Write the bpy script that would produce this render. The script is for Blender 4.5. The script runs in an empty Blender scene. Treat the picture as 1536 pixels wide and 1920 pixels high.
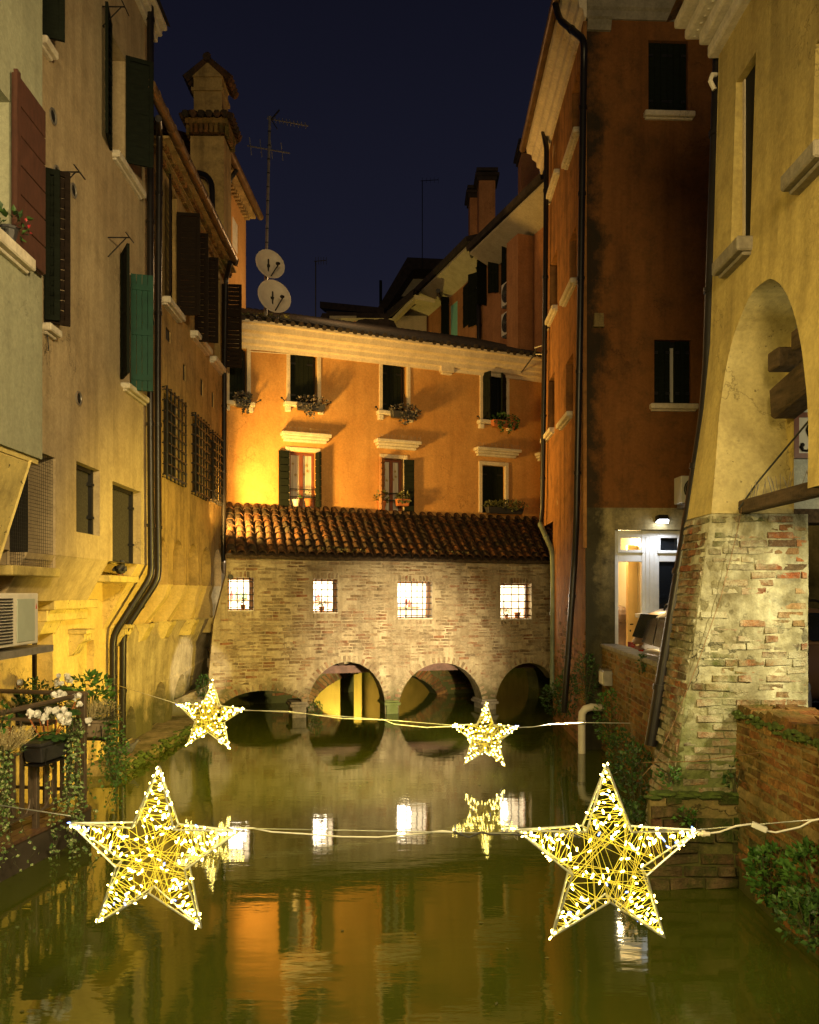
import bpy, math, random
from mathutils import Vector, Matrix, noise
from mathutils.geometry import tessellate_polygon
R = random.Random(7)
SC = bpy.context.scene
COL = SC.collection
rad = math.radians

# ------------------------------------------------------------------ camera, sky, exposure
H = 2.5                                             # eye above the water (z = 0)
F, CX, HY = 1536.0, 768.0, 1110.0                   # focal length, optical axis and horizon of the photograph
cam = bpy.data.cameras.new('camera'); camo = bpy.data.objects.new('camera', cam); COL.objects.link(camo)
camo.location = (0, 0, H); camo.rotation_euler = (rad(90), 0, 0)
cam.sensor_fit = 'HORIZONTAL'; cam.sensor_width = 36; cam.lens = 36 * F / 1536
cam.shift_y = (HY - 960) / 1536
cam.clip_start = 0.05; cam.clip_end = 500
SC.camera = camo
SC.view_settings.view_transform = 'Standard'; SC.view_settings.look = 'None'
SC.view_settings.exposure = 0.0; SC.view_settings.gamma = 1; SC.view_settings.use_curve_mapping = False
SC.render.engine = 'CYCLES'
cy = SC.cycles
cy.use_denoising = True; cy.denoiser = 'OPENIMAGEDENOISE'
cy.sample_clamp_indirect = 4.0; cy.sample_clamp_direct = 0.0
cy.max_bounces = 6; cy.diffuse_bounces = 3; cy.glossy_bounces = 3; cy.transmission_bounces = 4; cy.transparent_max_bounces = 8
cy.caustics_reflective = False; cy.caustics_refractive = False
try: cy.use_light_tree = True
except Exception: pass

W0 = bpy.data.worlds.new('World'); SC.world = W0; W0.use_nodes = True
nt = W0.node_tree; nt.nodes.clear()
wo = nt.nodes.new('ShaderNodeOutputWorld'); bg = nt.nodes.new('ShaderNodeBackground')
tc = nt.nodes.new('ShaderNodeTexCoord'); sp = nt.nodes.new('ShaderNodeSeparateXYZ'); cr = nt.nodes.new('ShaderNodeValToRGB')
nt.links.new(tc.outputs['Generated'], sp.inputs[0]); nt.links.new(sp.outputs['Z'], cr.inputs[0])
cr.color_ramp.elements[0].position = 0.10; cr.color_ramp.elements[0].color = (.0235, .0220, .0345, 1)
cr.color_ramp.elements[1].position = 0.62; cr.color_ramp.elements[1].color = (.0050, .0052, .0115, 1)
e = cr.color_ramp.elements.new(0.36); e.color = (.0095, .0100, .0205, 1)
nt.links.new(cr.outputs[0], bg.inputs[0]); bg.inputs[1].default_value = 1.0
nt.links.new(bg.outputs[0], wo.inputs[0])

def lamp(kind, name, loc, power, col, target=None, size=.2, cone=60, blend=.5):
    l = bpy.data.lights.new(name, kind); o = bpy.data.objects.new(name, l); COL.objects.link(o)
    o.location = loc; l.energy = power; l.color = col
    if kind == 'AREA': l.shape = 'DISK'; l.size = size
    else: l.shadow_soft_size = size
    if kind == 'SPOT': l.spot_size = rad(cone); l.spot_blend = blend
    if target is not None:
        o.rotation_euler = (Vector(target) - Vector(loc)).to_track_quat('-Z', 'Y').to_euler()
    return o
WARM = (1, .70, .34); SOD = (1, .52, .10); YEL = (1, .72, .16); NEU = (1, .83, .58)
# street lighting of the canal: lamps without bodies, some of them added fills
lamp('AREA', 'fill_light_behind', (.2, -3.2, 5.6), 800, (1, .74, .33), (-.6, 9, 2.0), 2.6)  # unseen area fill, added to lift the terrace and water
lamp('SPOT', 'left_wall_fill', (2.45, 1.2, 6.0), 2900, (1, .73, .34), (-3.9, 9.4, 3.4), .35, 88, .9)  # unseen spot added for the left walls, cone kept off the red front
lamp('SPOT', 'right_wall_fill', (-3.1, 2.2, 4.6), 1250, (1, .72, .22), (2.8, 7.4, 1.9), .35, 76, .9)  # unseen counterpart added for the right walls, coned the same way
lamp('SPOT', 'street_lamp_right_bank', (2.55, 9.0, 1.9), 3600, (1, .69, .11), (-4.5, 12.6, 1.3), .12, 72, .9)
lamp('SPOT', 'bridge_floodlight', (2.3, 10.4, .8), 5000, (1, .79, .46), (-.2, 17.0, 1.0), .08, 42, 1.)
lamp('SPOT', 'wall_lantern_orange_house', (-3.89, 16.2, 4.0), 3000, (1, .55, .11), (-.9, 18.8, 5.4), .3, 128, .8)
lamp('SPOT', 'orange_house_fill', (2.2, 9.5, 5.6), 520, (1, .60, .18), (-.4, 19.2, 6.8), .3, 42, .9)  # added spot with no source there, evens out the orange facade
lamp('SPOT', 'pier_spotlight', (3.9, 4.7, 2.95), 620, (1, .84, .46), (2.98, 7.2, 1.95), .05, 56, 1.)
lamp('POINT', 'arcade_lamp', (4.9, 6.4, 3.9), 60, (.95, .84, .50), None, .15)
lamp('POINT', 'far_canal_lamp', (-2.4, 28.4, 2.6), 900, YEL, None, .5)
lamp('POINT', 'far_roof_fill', (-2.0, 20.8, 10.4), 170, (1, .62, .26), None, .3)  # unseen point added above the roof to brighten far walls and chimneys
lamp('SPOT', 'small_floodlight', (2.3, 12.3, 1.3), 1500, (1, .88, .70), (-4.1, 15.5, .95), .04, 12, .35)


# ------------------------------------------------------------------ pixel rays and wall frames
def P(px, py, d): return Vector(((px - CX) / F * d, d, H + (HY - py) / F * d))
class Wall:
    """Upright plane from ground point A to B; a runs along it, z up, n out of it towards the canal."""
    def __init__(s, A, B):
        s.A = Vector(A); s.u = (Vector(B) - s.A).normalized(); s.L = (Vector(B) - s.A).length
        s.n = Vector((s.u.y, -s.u.x))
    def pt(s, a, z, n=0.0):
        q = s.A + s.u * a + s.n * n
        return Vector((q.x, q.y, z))
    def a(s, px, n=0.0):
        k = (px - CX) / F; q = s.A + s.n * n
        return (k * q.y - q.x) / (s.u.x - k * s.u.y)
    def d(s, px, n=0.0): return s.pt(s.a(px, n), 0, n).y
    def z(s, px, py, n=0.0): return H + (HY - py) / F * s.d(px, n)
    def r(s, x0, x1, yt, yb, n=0.0):
        a0, a1 = sorted((s.a(x0, n), s.a(x1, n))); m = (x0 + x1) / 2
        return a0, a1, s.z(m, yb, n), s.z(m, yt, n)
WL = Wall((-3.67 - .018 * 4, 4), (-3.67 - .018 * 20, 20))          # left facades, upper storeys
WLO = Wall((-4.17 - .018 * 4, 4), (-4.17 - .018 * 20, 20))         # left facades, set-back ground storey
WB = Wall((-3.30 - .018 * 2, 2), (-3.30 - .018 * 8, 8))            # near projecting bay
WG = Wall(P(388, HY, 15.8).xy, P(1046, HY, 17.9).xy)               # covered bridge
WO = Wall(P(425, HY, 18.0).xy, P(1034, HY, 21.2).xy)               # orange house
WRC = Wall((2.87, 17.5), (2.79, 13.0))                             # red house, canal side
WRF = Wall((2.79, 13.0), (7.6, 13.2))                              # red house, front
WP = Wall((2.70, 7.22), (2.70, 3.6))                               # arcade house, canal side
WF = Wall((.33, 30), (3.75, 20.5))                                 # far terrace
WPN = Wall((2.79, 7.18), (2.79, 3.6))                              # near parapet
WPF = Wall((3.06, 13.0), (2.83, 7.9))                              # far parapet

# ------------------------------------------------------------------ mesh builder
def rootloc(o):
    v = Vector((0, 0, 0))
    while o is not None: v += o.location; o = o.parent
    return v
class MB:
    def __init__(s): s.v = []; s.f = []; s.mi = []; s.cur = 0
    def add(s, vs, fs):
        k = len(s.v); s.v += [tuple(v) for v in vs]
        for f in fs: s.f.append(tuple(i + k for i in f)); s.mi.append(s.cur)
        return s
    def quad(s, *p): return s.add(p, [tuple(range(len(p)))])
    def hexa(s, p): return s.add(p, [(0, 3, 2, 1), (4, 5, 6, 7), (0, 1, 5, 4), (1, 2, 6, 5), (2, 3, 7, 6), (3, 0, 4, 7)])
    def box(s, x0, x1, y0, y1, z0, z1):
        return s.hexa([(x0, y0, z0), (x1, y0, z0), (x1, y1, z0), (x0, y1, z0), (x0, y0, z1), (x1, y0, z1), (x1, y1, z1), (x0, y1, z1)])
    def wbox(s, W, a0, a1, z0, z1, n0, n1):
        p = W.pt
        return s.hexa([p(a0, z0, n0), p(a0, z0, n1), p(a1, z0, n1), p(a1, z0, n0), p(a0, z1, n0), p(a0, z1, n1), p(a1, z1, n1), p(a1, z1, n0)])
    def bar(s, p, q, w, h=None, up=(0, 0, 1)):
        p, q = Vector(p), Vector(q); h = h or w; d = (q - p).normalized(); up = Vector(up)
        if abs(d.dot(up)) > .97: up = Vector((1, 0, 0)) if abs(d.x) < .9 else Vector((0, 1, 0))
        x = d.cross(up).normalized() * w / 2; y = x.cross(d).normalized() * h / 2
        return s.hexa([p - x - y, p + x - y, p + x + y, p - x + y, q - x - y, q + x - y, q + x + y, q - x + y])
    def tube(s, pts, r, seg=8, caps=True, closed=False):
        pts = [Vector(p) for p in pts]; n = len(pts); rr = r if isinstance(r, (list, tuple)) else [r] * n
        k0 = len(s.v); prev = None
        for i, p in enumerate(pts):
            a = pts[i - 1] if (i or closed) else p; b = pts[(i + 1) % n] if (i < n - 1 or closed) else p
            t = (b - a).normalized() if (b - a).length > 1e-9 else Vector((0, 0, 1))
            if prev is None:
                up = Vector((0, 0, 1)) if abs(t.z) < .9 else Vector((1, 0, 0)); x = t.cross(up).normalized()
            else:
                x = prev - t * prev.dot(t); x = x.normalized() if x.length > 1e-6 else t.orthogonal().normalized()
            y = t.cross(x); prev = x
            for j in range(seg):
                c = 2 * math.pi * j / seg; s.v.append(tuple(p + (x * math.cos(c) + y * math.sin(c)) * rr[i]))
        for i in range(n if closed else n - 1):
            for j in range(seg):
                a, b = k0 + i * seg, k0 + ((i + 1) % n) * seg
                s.f.append((a + j, a + (j + 1) % seg, b + (j + 1) % seg, b + j)); s.mi.append(s.cur)
        if caps and not closed:
            s.f.append(tuple(k0 + j for j in range(seg))[::-1]); s.mi.append(s.cur)
            s.f.append(tuple(k0 + (n - 1) * seg + j for j in range(seg))); s.mi.append(s.cur)
        return s
    def lathe(s, c, prof, seg=12, axis=(0, 0, 1), caps=True):
        ax = Vector(axis).normalized(); x = ax.orthogonal().normalized(); y = ax.cross(x); c = Vector(c); k = len(s.v)
        for r, h in prof:
            for j in range(seg):
                t = 2 * math.pi * j / seg; s.v.append(tuple(c + ax * h + (x * math.cos(t) + y * math.sin(t)) * r))
        for i in range(len(prof) - 1):
            for j in range(seg):
                s.f.append((k + i * seg + j, k + i * seg + (j + 1) % seg, k + (i + 1) * seg + (j + 1) % seg, k + (i + 1) * seg + j)); s.mi.append(s.cur)
        if caps:
            s.f.append(tuple(k + j for j in range(seg))[::-1]); s.mi.append(s.cur)
            s.f.append(tuple(k + (len(prof) - 1) * seg + j for j in range(seg))); s.mi.append(s.cur)
        return s
    def ball(s, c, r, seg=8, rings=5, sc=(1, 1, 1)):
        c = Vector(c); k = len(s.v)
        for i in range(rings + 1):
            t = math.pi * i / rings
            for j in range(seg):
                q = 2 * math.pi * j / seg
                s.v.append((c.x + r * sc[0] * math.sin(t) * math.cos(q), c.y + r * sc[1] * math.sin(t) * math.sin(q), c.z - r * sc[2] * math.cos(t)))
        for i in range(rings):
            for j in range(seg):
                s.f.append((k + i * seg + j, k + i * seg + (j + 1) % seg, k + (i + 1) * seg + (j + 1) % seg, k + (i + 1) * seg + j)); s.mi.append(s.cur)
        return s
    def prism(s, poly, fn, t0, t1):
        """poly: list of (p, q); fn(p, q, t) -> point; convex or not (fan by tessellation)."""
        n = len(poly); vs = [fn(p, q, t0) for p, q in poly] + [fn(p, q, t1) for p, q in poly]
        tri = tessellate_polygon([[Vector((p, q, 0)) for p, q in poly]])
        fs = [tuple(t) for t in tri] + [tuple(i + n for i in t[::-1]) for t in tri]
        fs += [(i, (i + 1) % n, (i + 1) % n + n, i + n) for i in range(n)]
        return s.add(vs, fs)
    def facade(s, W, a0, a1, z0, z1, holes, depth=.25, nf=None):
        """Front sheet with rectangular openings and their reveals; nf(a, z) gives the offset of the sheet."""
        nf = nf or (lambda a, z: 0.0)
        A = sorted({a0, a1} | {x for h in holes for x in h[:2] if a0 < x < a1}); Z = sorted({z0, z1} | {x for h in holes for x in h[2:4] if z0 < x < z1})
        for i in range(len(A) - 1):
            for j in range(len(Z) - 1):
                am, zm = (A[i] + A[i + 1]) / 2, (Z[j] + Z[j + 1]) / 2
                if any(h[0] < am < h[1] and h[2] < zm < h[3] for h in holes): continue
                s.quad(*[W.pt(a, z, nf(a, z)) for a, z in ((A[i], Z[j]), (A[i + 1], Z[j]), (A[i + 1], Z[j + 1]), (A[i], Z[j + 1]))])
        for h in holes:
            c = [(h[0], h[2]), (h[1], h[2]), (h[1], h[3]), (h[0], h[3])]
            for i in range(4):
                (p, q), (r_, t) = c[i], c[(i + 1) % 4]
                dd = h[4] if len(h) > 4 else depth
                s.quad(W.pt(p, q, nf(p, q)), W.pt(r_, t, nf(r_, t)), W.pt(r_, t, -dd), W.pt(p, q, -dd))
        return s
    def sheet(s, W, outer, holes, thick, nf=None, back=True, rim=True):
        """Wall of any outline with openings of any outline, as thick as it is."""
        nf = nf or (lambda a, z: 0.0)
        loops = [outer] + holes; flat = [p for l in loops for p in l]
        tri = tessellate_polygon([[Vector((p, q, 0)) for p, q in l] for l in loops])
        s.add([W.pt(p, q, nf(p, q)) for p, q in flat], [tuple(t) for t in tri])
        if back: s.add([W.pt(p, q, -thick) for p, q in flat], [tuple(t[::-1]) for t in tri])
        for l in (loops if rim else holes):
            for i in range(len(l)):
                (p, q), (r_, t) = l[i], l[(i + 1) % len(l)]
                s.quad(W.pt(p, q, nf(p, q)), W.pt(r_, t, nf(r_, t)), W.pt(r_, t, -thick), W.pt(p, q, -thick))
        return s
    def leaf(s, c, d, nrm, l, w):
        """Folded leaf of six vertices."""
        c, d, nrm = Vector(c), Vector(d).normalized(), Vector(nrm)
        x = d.cross(nrm); x = x.normalized() if x.length > 1e-6 else d.orthogonal().normalized(); n = x.cross(d)
        p = [c, c + d * l * .45 + x * w / 2 + n * l * .08, c + d * l, c + d * l * .45 - x * w / 2 + n * l * .08, c + d * l * .5 - n * l * .03]
        return s.add(p, [(0, 1, 4), (1, 2, 4), (2, 3, 4), (3, 0, 4)])
    def build(s, name, mat, parent=None, smooth=False, bevel=0, seg=1, loc=None, kind=None, label=None, link=True):
        off = rootloc(parent) if parent is not None else Vector((0, 0, 0))
        if loc is not None: off = off + Vector(loc) if parent is None else off
        me = bpy.data.meshes.new(name)
        vs = [(v[0] - off.x, v[1] - off.y, v[2] - off.z) for v in s.v] if off.length > 0 else s.v
        me.from_pydata(vs, [], s.f)
        for m in (mat if isinstance(mat, (list, tuple)) else [mat]): me.materials.append(m)
        if isinstance(mat, (list, tuple)): me.polygons.foreach_set('material_index', s.mi)
        if smooth: me.polygons.foreach_set('use_smooth', [True] * len(me.polygons))
        me.update()
        o = bpy.data.objects.new(name, me); COL.objects.link(o)
        if parent is not None: o.parent = parent
        elif loc is not None: o.location = loc
        if bevel:
            b = o.modifiers.new('bevel', 'BEVEL'); b.width = bevel; b.segments = seg; b.limit_method = 'ANGLE'; b.angle_limit = rad(35)
        if smooth and smooth != 'all':
            try: me.set_sharp_from_angle(angle=rad(42))
            except Exception: pass
        if kind: o['kind'] = kind
        if label: o['label'] = label
        return o
def thing(name, label, cat, loc=(0, 0, 0), group=None):
    o = bpy.data.objects.new(name, None); COL.objects.link(o); o.location = loc; o.empty_display_size = .2
    o['label'] = label; o['category'] = cat
    if group: o['group'] = group
    return o
def tag(o, label, cat, group=None):
    o['label'] = label; o['category'] = cat
    if group: o['group'] = group
    return o
def inst(me, name, parent, M, label=None):
    """One more object on shared mesh data; M is its world matrix."""
    o = bpy.data.objects.new(name, me); COL.objects.link(o); o.parent = parent
    off = rootloc(parent); o.matrix_basis = Matrix.Translation(-off) @ M
    if label: o['label'] = label
    return o
def dup(root, loc, rotz=None, label=None, group=None):
    m = {}
    def rec(o, par):
        c = o.copy(); COL.objects.link(c); c.parent = par
        for k in kids.get(o, []): rec(k, c)
        return c
    kids = {}
    for o in COL.objects:
        if o.parent: kids.setdefault(o.parent, []).append(o)
    c = rec(root, None); c.location = loc
    if rotz is not None: c.rotation_euler = (0, 0, rotz)
    if label: c['label'] = label
    if group: c['group'] = group
    return c

# ------------------------------------------------------------------ materials
class NT:
    def __init__(s, name):
        s.m = bpy.data.materials.new(name); s.m.use_nodes = True; s.t = s.m.node_tree; s.t.nodes.clear()
        s.out = s.t.nodes.new('ShaderNodeOutputMaterial'); s.pos = s.t.nodes.new('ShaderNodeNewGeometry')
    def n(s, typ, ins=None, **kw):
        x = s.t.nodes.new('ShaderNode' + typ)
        for k, v in kw.items(): setattr(x, k, v)
        for k, v in (ins or {}).items():
            i = x.inputs[k]
            if hasattr(v, 'is_linked') or isinstance(v, bpy.types.NodeSocket): s.t.links.new(v, i)
            else: i.default_value = v
        return x
    def P(s): return s.pos.outputs['Position']
    def noise(s, scale, detail=4, rough=.55, sc=None, vec=None):
        v = vec or s.P()
        if sc: v = s.n('VectorMath', {0: v, 1: sc}, operation='MULTIPLY').outputs[0]
        return s.n('TexNoise', {'Vector': v, 'Scale': scale, 'Detail': detail, 'Roughness': rough}).outputs['Fac']
    def ramp(s, fac, stops):
        r = s.n('ValToRGB', {0: fac}); el = r.color_ramp.elements
        while len(el) < len(stops): el.new(.5)
        for e, (p, c) in zip(el, stops): e.position = p; e.color = (*c, 1) if isinstance(c, tuple) else (c, c, c, 1)
        return r.outputs[0]
    def mix(s, fac, a, b, mode='MIX'):
        x = s.n('Mix', data_type='RGBA', blend_type=mode)
        for k, v in ((0, fac), (6, a), (7, b)):
            if isinstance(v, bpy.types.NodeSocket): s.t.links.new(v, x.inputs[k])
            else: x.inputs[k].default_value = (*v, 1) if isinstance(v, tuple) else v
        return x.outputs[2]
    def math(s, op, a, b=0.0):
        return s.n('Math', {0: a, 1: b}, operation=op).outputs[0]
    def bump(s, h, strength, dist=.02, prev=None):
        d = {'Height': h, 'Strength': strength, 'Distance': dist}
        if prev is not None: d['Normal'] = prev
        return s.n('Bump', d).outputs[0]
    def bsdf(s, col, rough=.8, normal=None, **ins):
        d = {'Roughness': rough}; d.update(ins)
        b = s.n('BsdfPrincipled', d)
        if isinstance(col, tuple): b.inputs['Base Color'].default_value = (*col, 1)
        else: s.t.links.new(col, b.inputs['Base Color'])
        if normal is not None: s.t.links.new(normal, b.inputs['Normal'])
        s.t.links.new(b.outputs[0], s.out.inputs[0]); return s.m
def plaster(name, a, b, dirt=(.05, .045, .03), dirtiness=.5, streak=.35, rough=.9, bump=.5, patch=None, patchiness=.62, scale=.7, green=None, greenz=1.2, specks=0., cracks=.6, edge=None):
    n = NT(name)
    f = n.ramp(n.noise(scale, 7, .6), [(.30, 0.), (.70, 1.)]); c = n.mix(f, a, b)
    st = n.ramp(n.noise(1.0, 5, .6, sc=(5., 5., .35)), [(.45, 0.), (.72, 1.)])
    c = n.mix(n.math('MULTIPLY', st, streak), c, tuple(x * .55 for x in a))
    sm = n.ramp(n.noise(3.2, 8, .68), [(.46, 0.), (.74, 1.)])
    c = n.mix(n.math('MULTIPLY', sm, dirtiness * .75), c, dirt)
    fl = n.ramp(n.noise(24, 4, .7), [(.30, .82), (.70, 1.12)]); c = n.mix(1.0, c, fl, 'MULTIPLY')
    h = n.math('ADD', n.math('MULTIPLY', n.noise(5, 6, .65), .7), n.math('MULTIPLY', n.noise(55, 3, .6), .18))
    if cracks:
        ck = n.ramp(n.math('ABSOLUTE', n.math('SUBTRACT', n.noise(1.1, 7, .58), .5)), [(.0, 1.), (.0045, 0.)])
        ck = n.math('MULTIPLY', ck, n.ramp(n.noise(.45, 3), [(.50, 0.), (.62, 1.)])); c = n.mix(n.math('MULTIPLY', ck, cracks), c, tuple(x * .25 for x in a)); h = n.math('SUBTRACT', h, n.math('MULTIPLY', ck, .3))
    if specks:
        sk = n.math('MULTIPLY', n.ramp(n.noise(17, 3, .6), [(.66, 0.), (.69, 1.)]), n.ramp(n.noise(1.8, 4), [(.42, 0.), (.6, 1.)])); c = n.mix(n.math('MULTIPLY', sk, specks), c, (.02, .016, .01))
    if patch:
        pm = n.ramp(n.noise(1.15, 9, .62), [(patchiness, 0.), (patchiness + .025, 1.)])
        c = n.mix(pm, c, n.mix(n.noise(9, 4), patch, tuple(x * .55 for x in patch))); h = n.math('SUBTRACT', h, n.math('MULTIPLY', pm, .35))
    if edge:                                                     # mould spreading from a leaking downpipe at this x
        x = n.n('SeparateXYZ', {0: n.P()}).outputs[0]
        ew = n.math('ADD', n.math('SUBTRACT', x, edge), n.math('MULTIPLY', n.math('SUBTRACT', .5, n.noise(1.6, 8, .72)), 1.1))
        c = n.mix(n.math('MULTIPLY', n.ramp(ew, [(.02, 1.), (.26, 0.)]), .88), c, (.016, .015, .009))
    if green:
        z = n.n('SeparateXYZ', {0: n.P()}).outputs[2]
        zz = n.math('ADD', z, n.math('MULTIPLY', n.noise(2.3, 6, .7), 1.6))
        g = n.ramp(n.math('DIVIDE', zz, greenz + .8), [(.70, 1.), (1.0, 0.)])
        c = n.mix(n.math('MULTIPLY', g, .85), c, green)
    return n.bsdf(c, rough, n.bump(h, bump, .03), **{'Specular IOR Level': .25})
def flat(name, col, rough=.6, var=.25, metal=0., scale=8, bump=.15, spec=.4, sc=None):
    n = NT(name); f = n.ramp(n.noise(scale, 5, .6, sc=sc), [(.3, 0.), (.75, 1.)])
    c = n.mix(f, tuple(x * (1 - var) for x in col), tuple(min(1, x * (1 + var)) for x in col))
    return n.bsdf(c, rough, n.bump(n.noise(scale * 4, 4), bump, .01), Metallic=metal, **{'Specular IOR Level': spec})
def brickmat(name, cols, smear=None, smearf=.5, moss=None, mossf=.45, rough=.9, streak=.8):
    """Brick colours differ from piece to piece; smears of lime and moss lie over them."""
    n = NT(name); oi = n.n('ObjectInfo').outputs['Random']; ri = n.pos.outputs['Random Per Island']
    r = n.math('FRACT', n.math('ADD', oi, ri))
    k = len(cols); c = n.ramp(r, [((i + .5) / k, cc) for i, cc in enumerate(cols)])
    c = n.mix(1.0, c, n.ramp(n.noise(16, 5, .7), [(.25, .55), (.75, 1.3)]), 'MULTIPLY')
    if streak:
        sk = n.ramp(n.noise(1.0, 5, .65, sc=(4.5, 4.5, .45)), [(.42, 1.), (.66, .42)]); c = n.mix(streak, c, n.mix(1.0, c, sk, 'MULTIPLY'))
    if smear:
        m = n.ramp(n.noise(2.1, 9, .72), [(1 - smearf - .08, 0.), (1 - smearf + .10, 1.)])
        c = n.mix(m, c, n.mix(n.noise(11, 5, .7), smear, tuple(x * .6 for x in smear)))
    if moss:
        m = n.ramp(n.noise(1.7, 9, .75), [(1 - mossf - .05, 0.), (1 - mossf + .12, 1.)])
        c = n.mix(m, c, n.mix(n.noise(14, 5), moss, tuple(x * .4 for x in moss)))
    h = n.math('ADD', n.noise(18, 6, .7), n.math('MULTIPLY', n.noise(70, 3), .3))
    return n.bsdf(c, rough, n.bump(h, 1.0, .045), **{'Specular IOR Level': .2})
def emit(name, col, s, sample=True):
    n = NT(name); e = n.n('Emission', {'Color': (*col, 1), 'Strength': s}); n.t.links.new(e.outputs[0], n.out.inputs[0])
    if not sample:
        try: n.m.cycles.emission_sampling = 'NONE'
        except Exception: pass
    return n.m
def leafmat(name, a, b, tr=.25, edge=None):
    n = NT(name); r = n.math('FRACT', n.math('ADD', n.n('ObjectInfo').outputs['Random'], n.pos.outputs['Random Per Island']))
    c = n.ramp(r, [(.1, a), (.9, b)])
    if edge: c = n.mix(n.ramp(n.noise(60, 2), [(.55, 0.), (.62, 1.)]), c, edge)
    return n.bsdf(c, .5, None, **{'Specular IOR Level': .35, 'Subsurface Weight': .0})

M = {}
M['cream'] = plaster('cream_plaster', (.42, .32, .185), (.50, .40, .245), (.16, .115, .06), .6, .6)
M['cream_low'] = plaster('yellow_plaster', (.58, .42, .15), (.66, .50, .20), (.20, .14, .05), .45, .35)
M['bay'] = plaster('grey_green_plaster', (.27, .275, .19), (.33, .335, .235), (.15, .14, .10), .4, .35)
M['ochre'] = plaster('ochre_plaster', (.39, .26, .095), (.50, .35, .14), (.08, .055, .03), .95, .9, patch=(.40, .36, .27), patchiness=.66)
M['ochre_low'] = plaster('stained_ochre_plaster', (.44, .35, .20), (.54, .46, .28), (.12, .09, .04), .9, .9, patch=(.30, .20, .12), patchiness=.68, green=(.06, .065, .02), greenz=.9)
M['orange'] = plaster('orange_plaster', (.50, .25, .070), (.60, .33, .11), (.36, .15, .04), .5, .3, patch=(.55, .38, .22), patchiness=.735, scale=1.1)
M['red'] = plaster('dim_red_plaster', (.185, .072, .018), (.235, .095, .025), (.045, .030, .012), .8, .6, patch=(.34, .17, .08), patchiness=.73, edge=2.85)  # red of the front, darkened in colour for its dim light
M['red_side'] = plaster('worn_lit_red_plaster', (.31, .135, .04), (.40, .19, .06), (.07, .04, .018), 1.0, .9, patch=(.52, .34, .18), patchiness=.66)  # same red, worn, and lighter in colour for the lamplit canal side
M['beige'] = plaster('beige_plaster', (.32, .26, .125), (.39, .32, .16), (.05, .045, .03), 1.2, .8, edge=2.9, green=(.026, .025, .014), greenz=3.5)
M['arch_house'] = plaster('pale_yellow_plaster', (.46, .35, .12), (.54, .43, .16), (.17, .12, .04), .65, .75)
M['lining'] = plaster('stained_arch_plaster', (.46, .38, .17), (.54, .46, .23), (.16, .12, .05), .7, .3, specks=.95)
M['soffit'] = plaster('speckled_plaster', (.54, .42, .14), (.62, .50, .19), (.10, .07, .03), .75, .2, specks=1.)
M['stone'] = plaster('white_stone', (.58, .52, .40), (.70, .64, .52), (.22, .18, .12), .5, .3, bump=.35, scale=3)
M['trim'] = plaster('cream_stucco_trim', (.62, .52, .38), (.72, .62, .46), (.36, .28, .18), .4, .35, bump=.25)
M['greystone'] = plaster('grey_stone', (.24, .21, .16), (.32, .28, .21), (.07, .065, .04), .7, .4, bump=.6, scale=3)
M['far_wall'] = plaster('far_brown_plaster', (.42, .19, .08), (.50, .24, .10), (.12, .06, .03), .5, .4)
M['far_cream'] = plaster('far_cream_plaster', (.42, .37, .24), (.50, .44, .30), (.2, .17, .1), .4, .3)
M['shut_dark'] = flat('dark_green_shutter', (.009, .012, .008), .85, .35, spec=.1, sc=(1, 1, 6))
M['shut_brown'] = flat('red_brown_shutter', (.070, .026, .016), .7, .3, sc=(3, 3, 1))
M['shut_black'] = flat('brown_black_shutter', (.014, .009, .006), .85, .4, spec=.1, sc=(1, 1, 6))
M['shut_green'] = flat('green_shutter', (.010, .055, .036), .6, .2, spec=.2)
M['wood_red'] = flat('red_brown_wood', (.16, .045, .02), .45, .3, sc=(4, 4, .6))
M['wood_warm'] = flat('warm_wood', (.34, .15, .05), .5, .3, sc=(1, 1, 5))
M['wood_old'] = flat('weathered_beam', (.075, .048, .026), .9, .6, scale=6, bump=.9, sc=(4, .6, 4))
M['iron'] = flat('black_iron', (.016, .015, .015), .5, .4, metal=.3)
M['pipe'] = flat('dark_brown_pipe', (.012, .010, .010), .36, .4, metal=.1, scale=3)
M['pipe_green'] = flat('verdigris_pipe', (.17, .21, .16), .5, .45, metal=.2, scale=4)
M['copper'] = flat('dull_copper', (.20, .12, .055), .45, .4, metal=.45, scale=4)
M['lead'] = flat('grey_tin', (.27, .25, .22), .42, .3, metal=.5)
M['white_metal'] = flat('white_paint', (.70, .70, .68), .4, .08)
M['offwhite'] = flat('off_white_plastic', (.62, .58, .49), .45, .10)
M['dish'] = flat('dish_beige', (.72, .64, .52), .45, .1)
M['black'] = flat('dark_interior', (.006, .006, .006), .8, .1)  # near-black sheets stand for unlit openings; also the lettering black
M['glass'] = NT('window_glass').bsdf((.010, .012, .014), .06, None, **{'Specular IOR Level': .6})
n = NT('curtain'); M['curtain'] = n.bsdf(n.mix(n.ramp(n.noise(9, 3, .5, sc=(6, 6, .15)), [(.35, 0.), (.65, 1.)]), (.30, .27, .22), (.58, .55, .48)), .85)
M['mesh'] = flat('grey_netting', (.045, .040, .032), .9, .5, scale=40)
M['mortar'] = plaster('lime_mortar', (.38, .30, .18), (.50, .42, .27), (.15, .10, .05), 1.1, .9, bump=1.3, scale=1.9, green=(.07, .07, .025), greenz=.75)
M['mortar_pier'] = plaster('whitewashed_mortar', (.20, .18, .095), (.52, .51, .36), (.08, .065, .03), 1.2, .8, bump=1.6, scale=5.5, green=(.09, .12, .025), greenz=1.7)
M['mortar_dark'] = plaster('mossy_mortar', (.21, .15, .06), (.30, .22, .09), (.07, .06, .02), .9, .3, bump=1.3, scale=2.5, green=(.045, .06, .012), greenz=.9)
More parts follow.
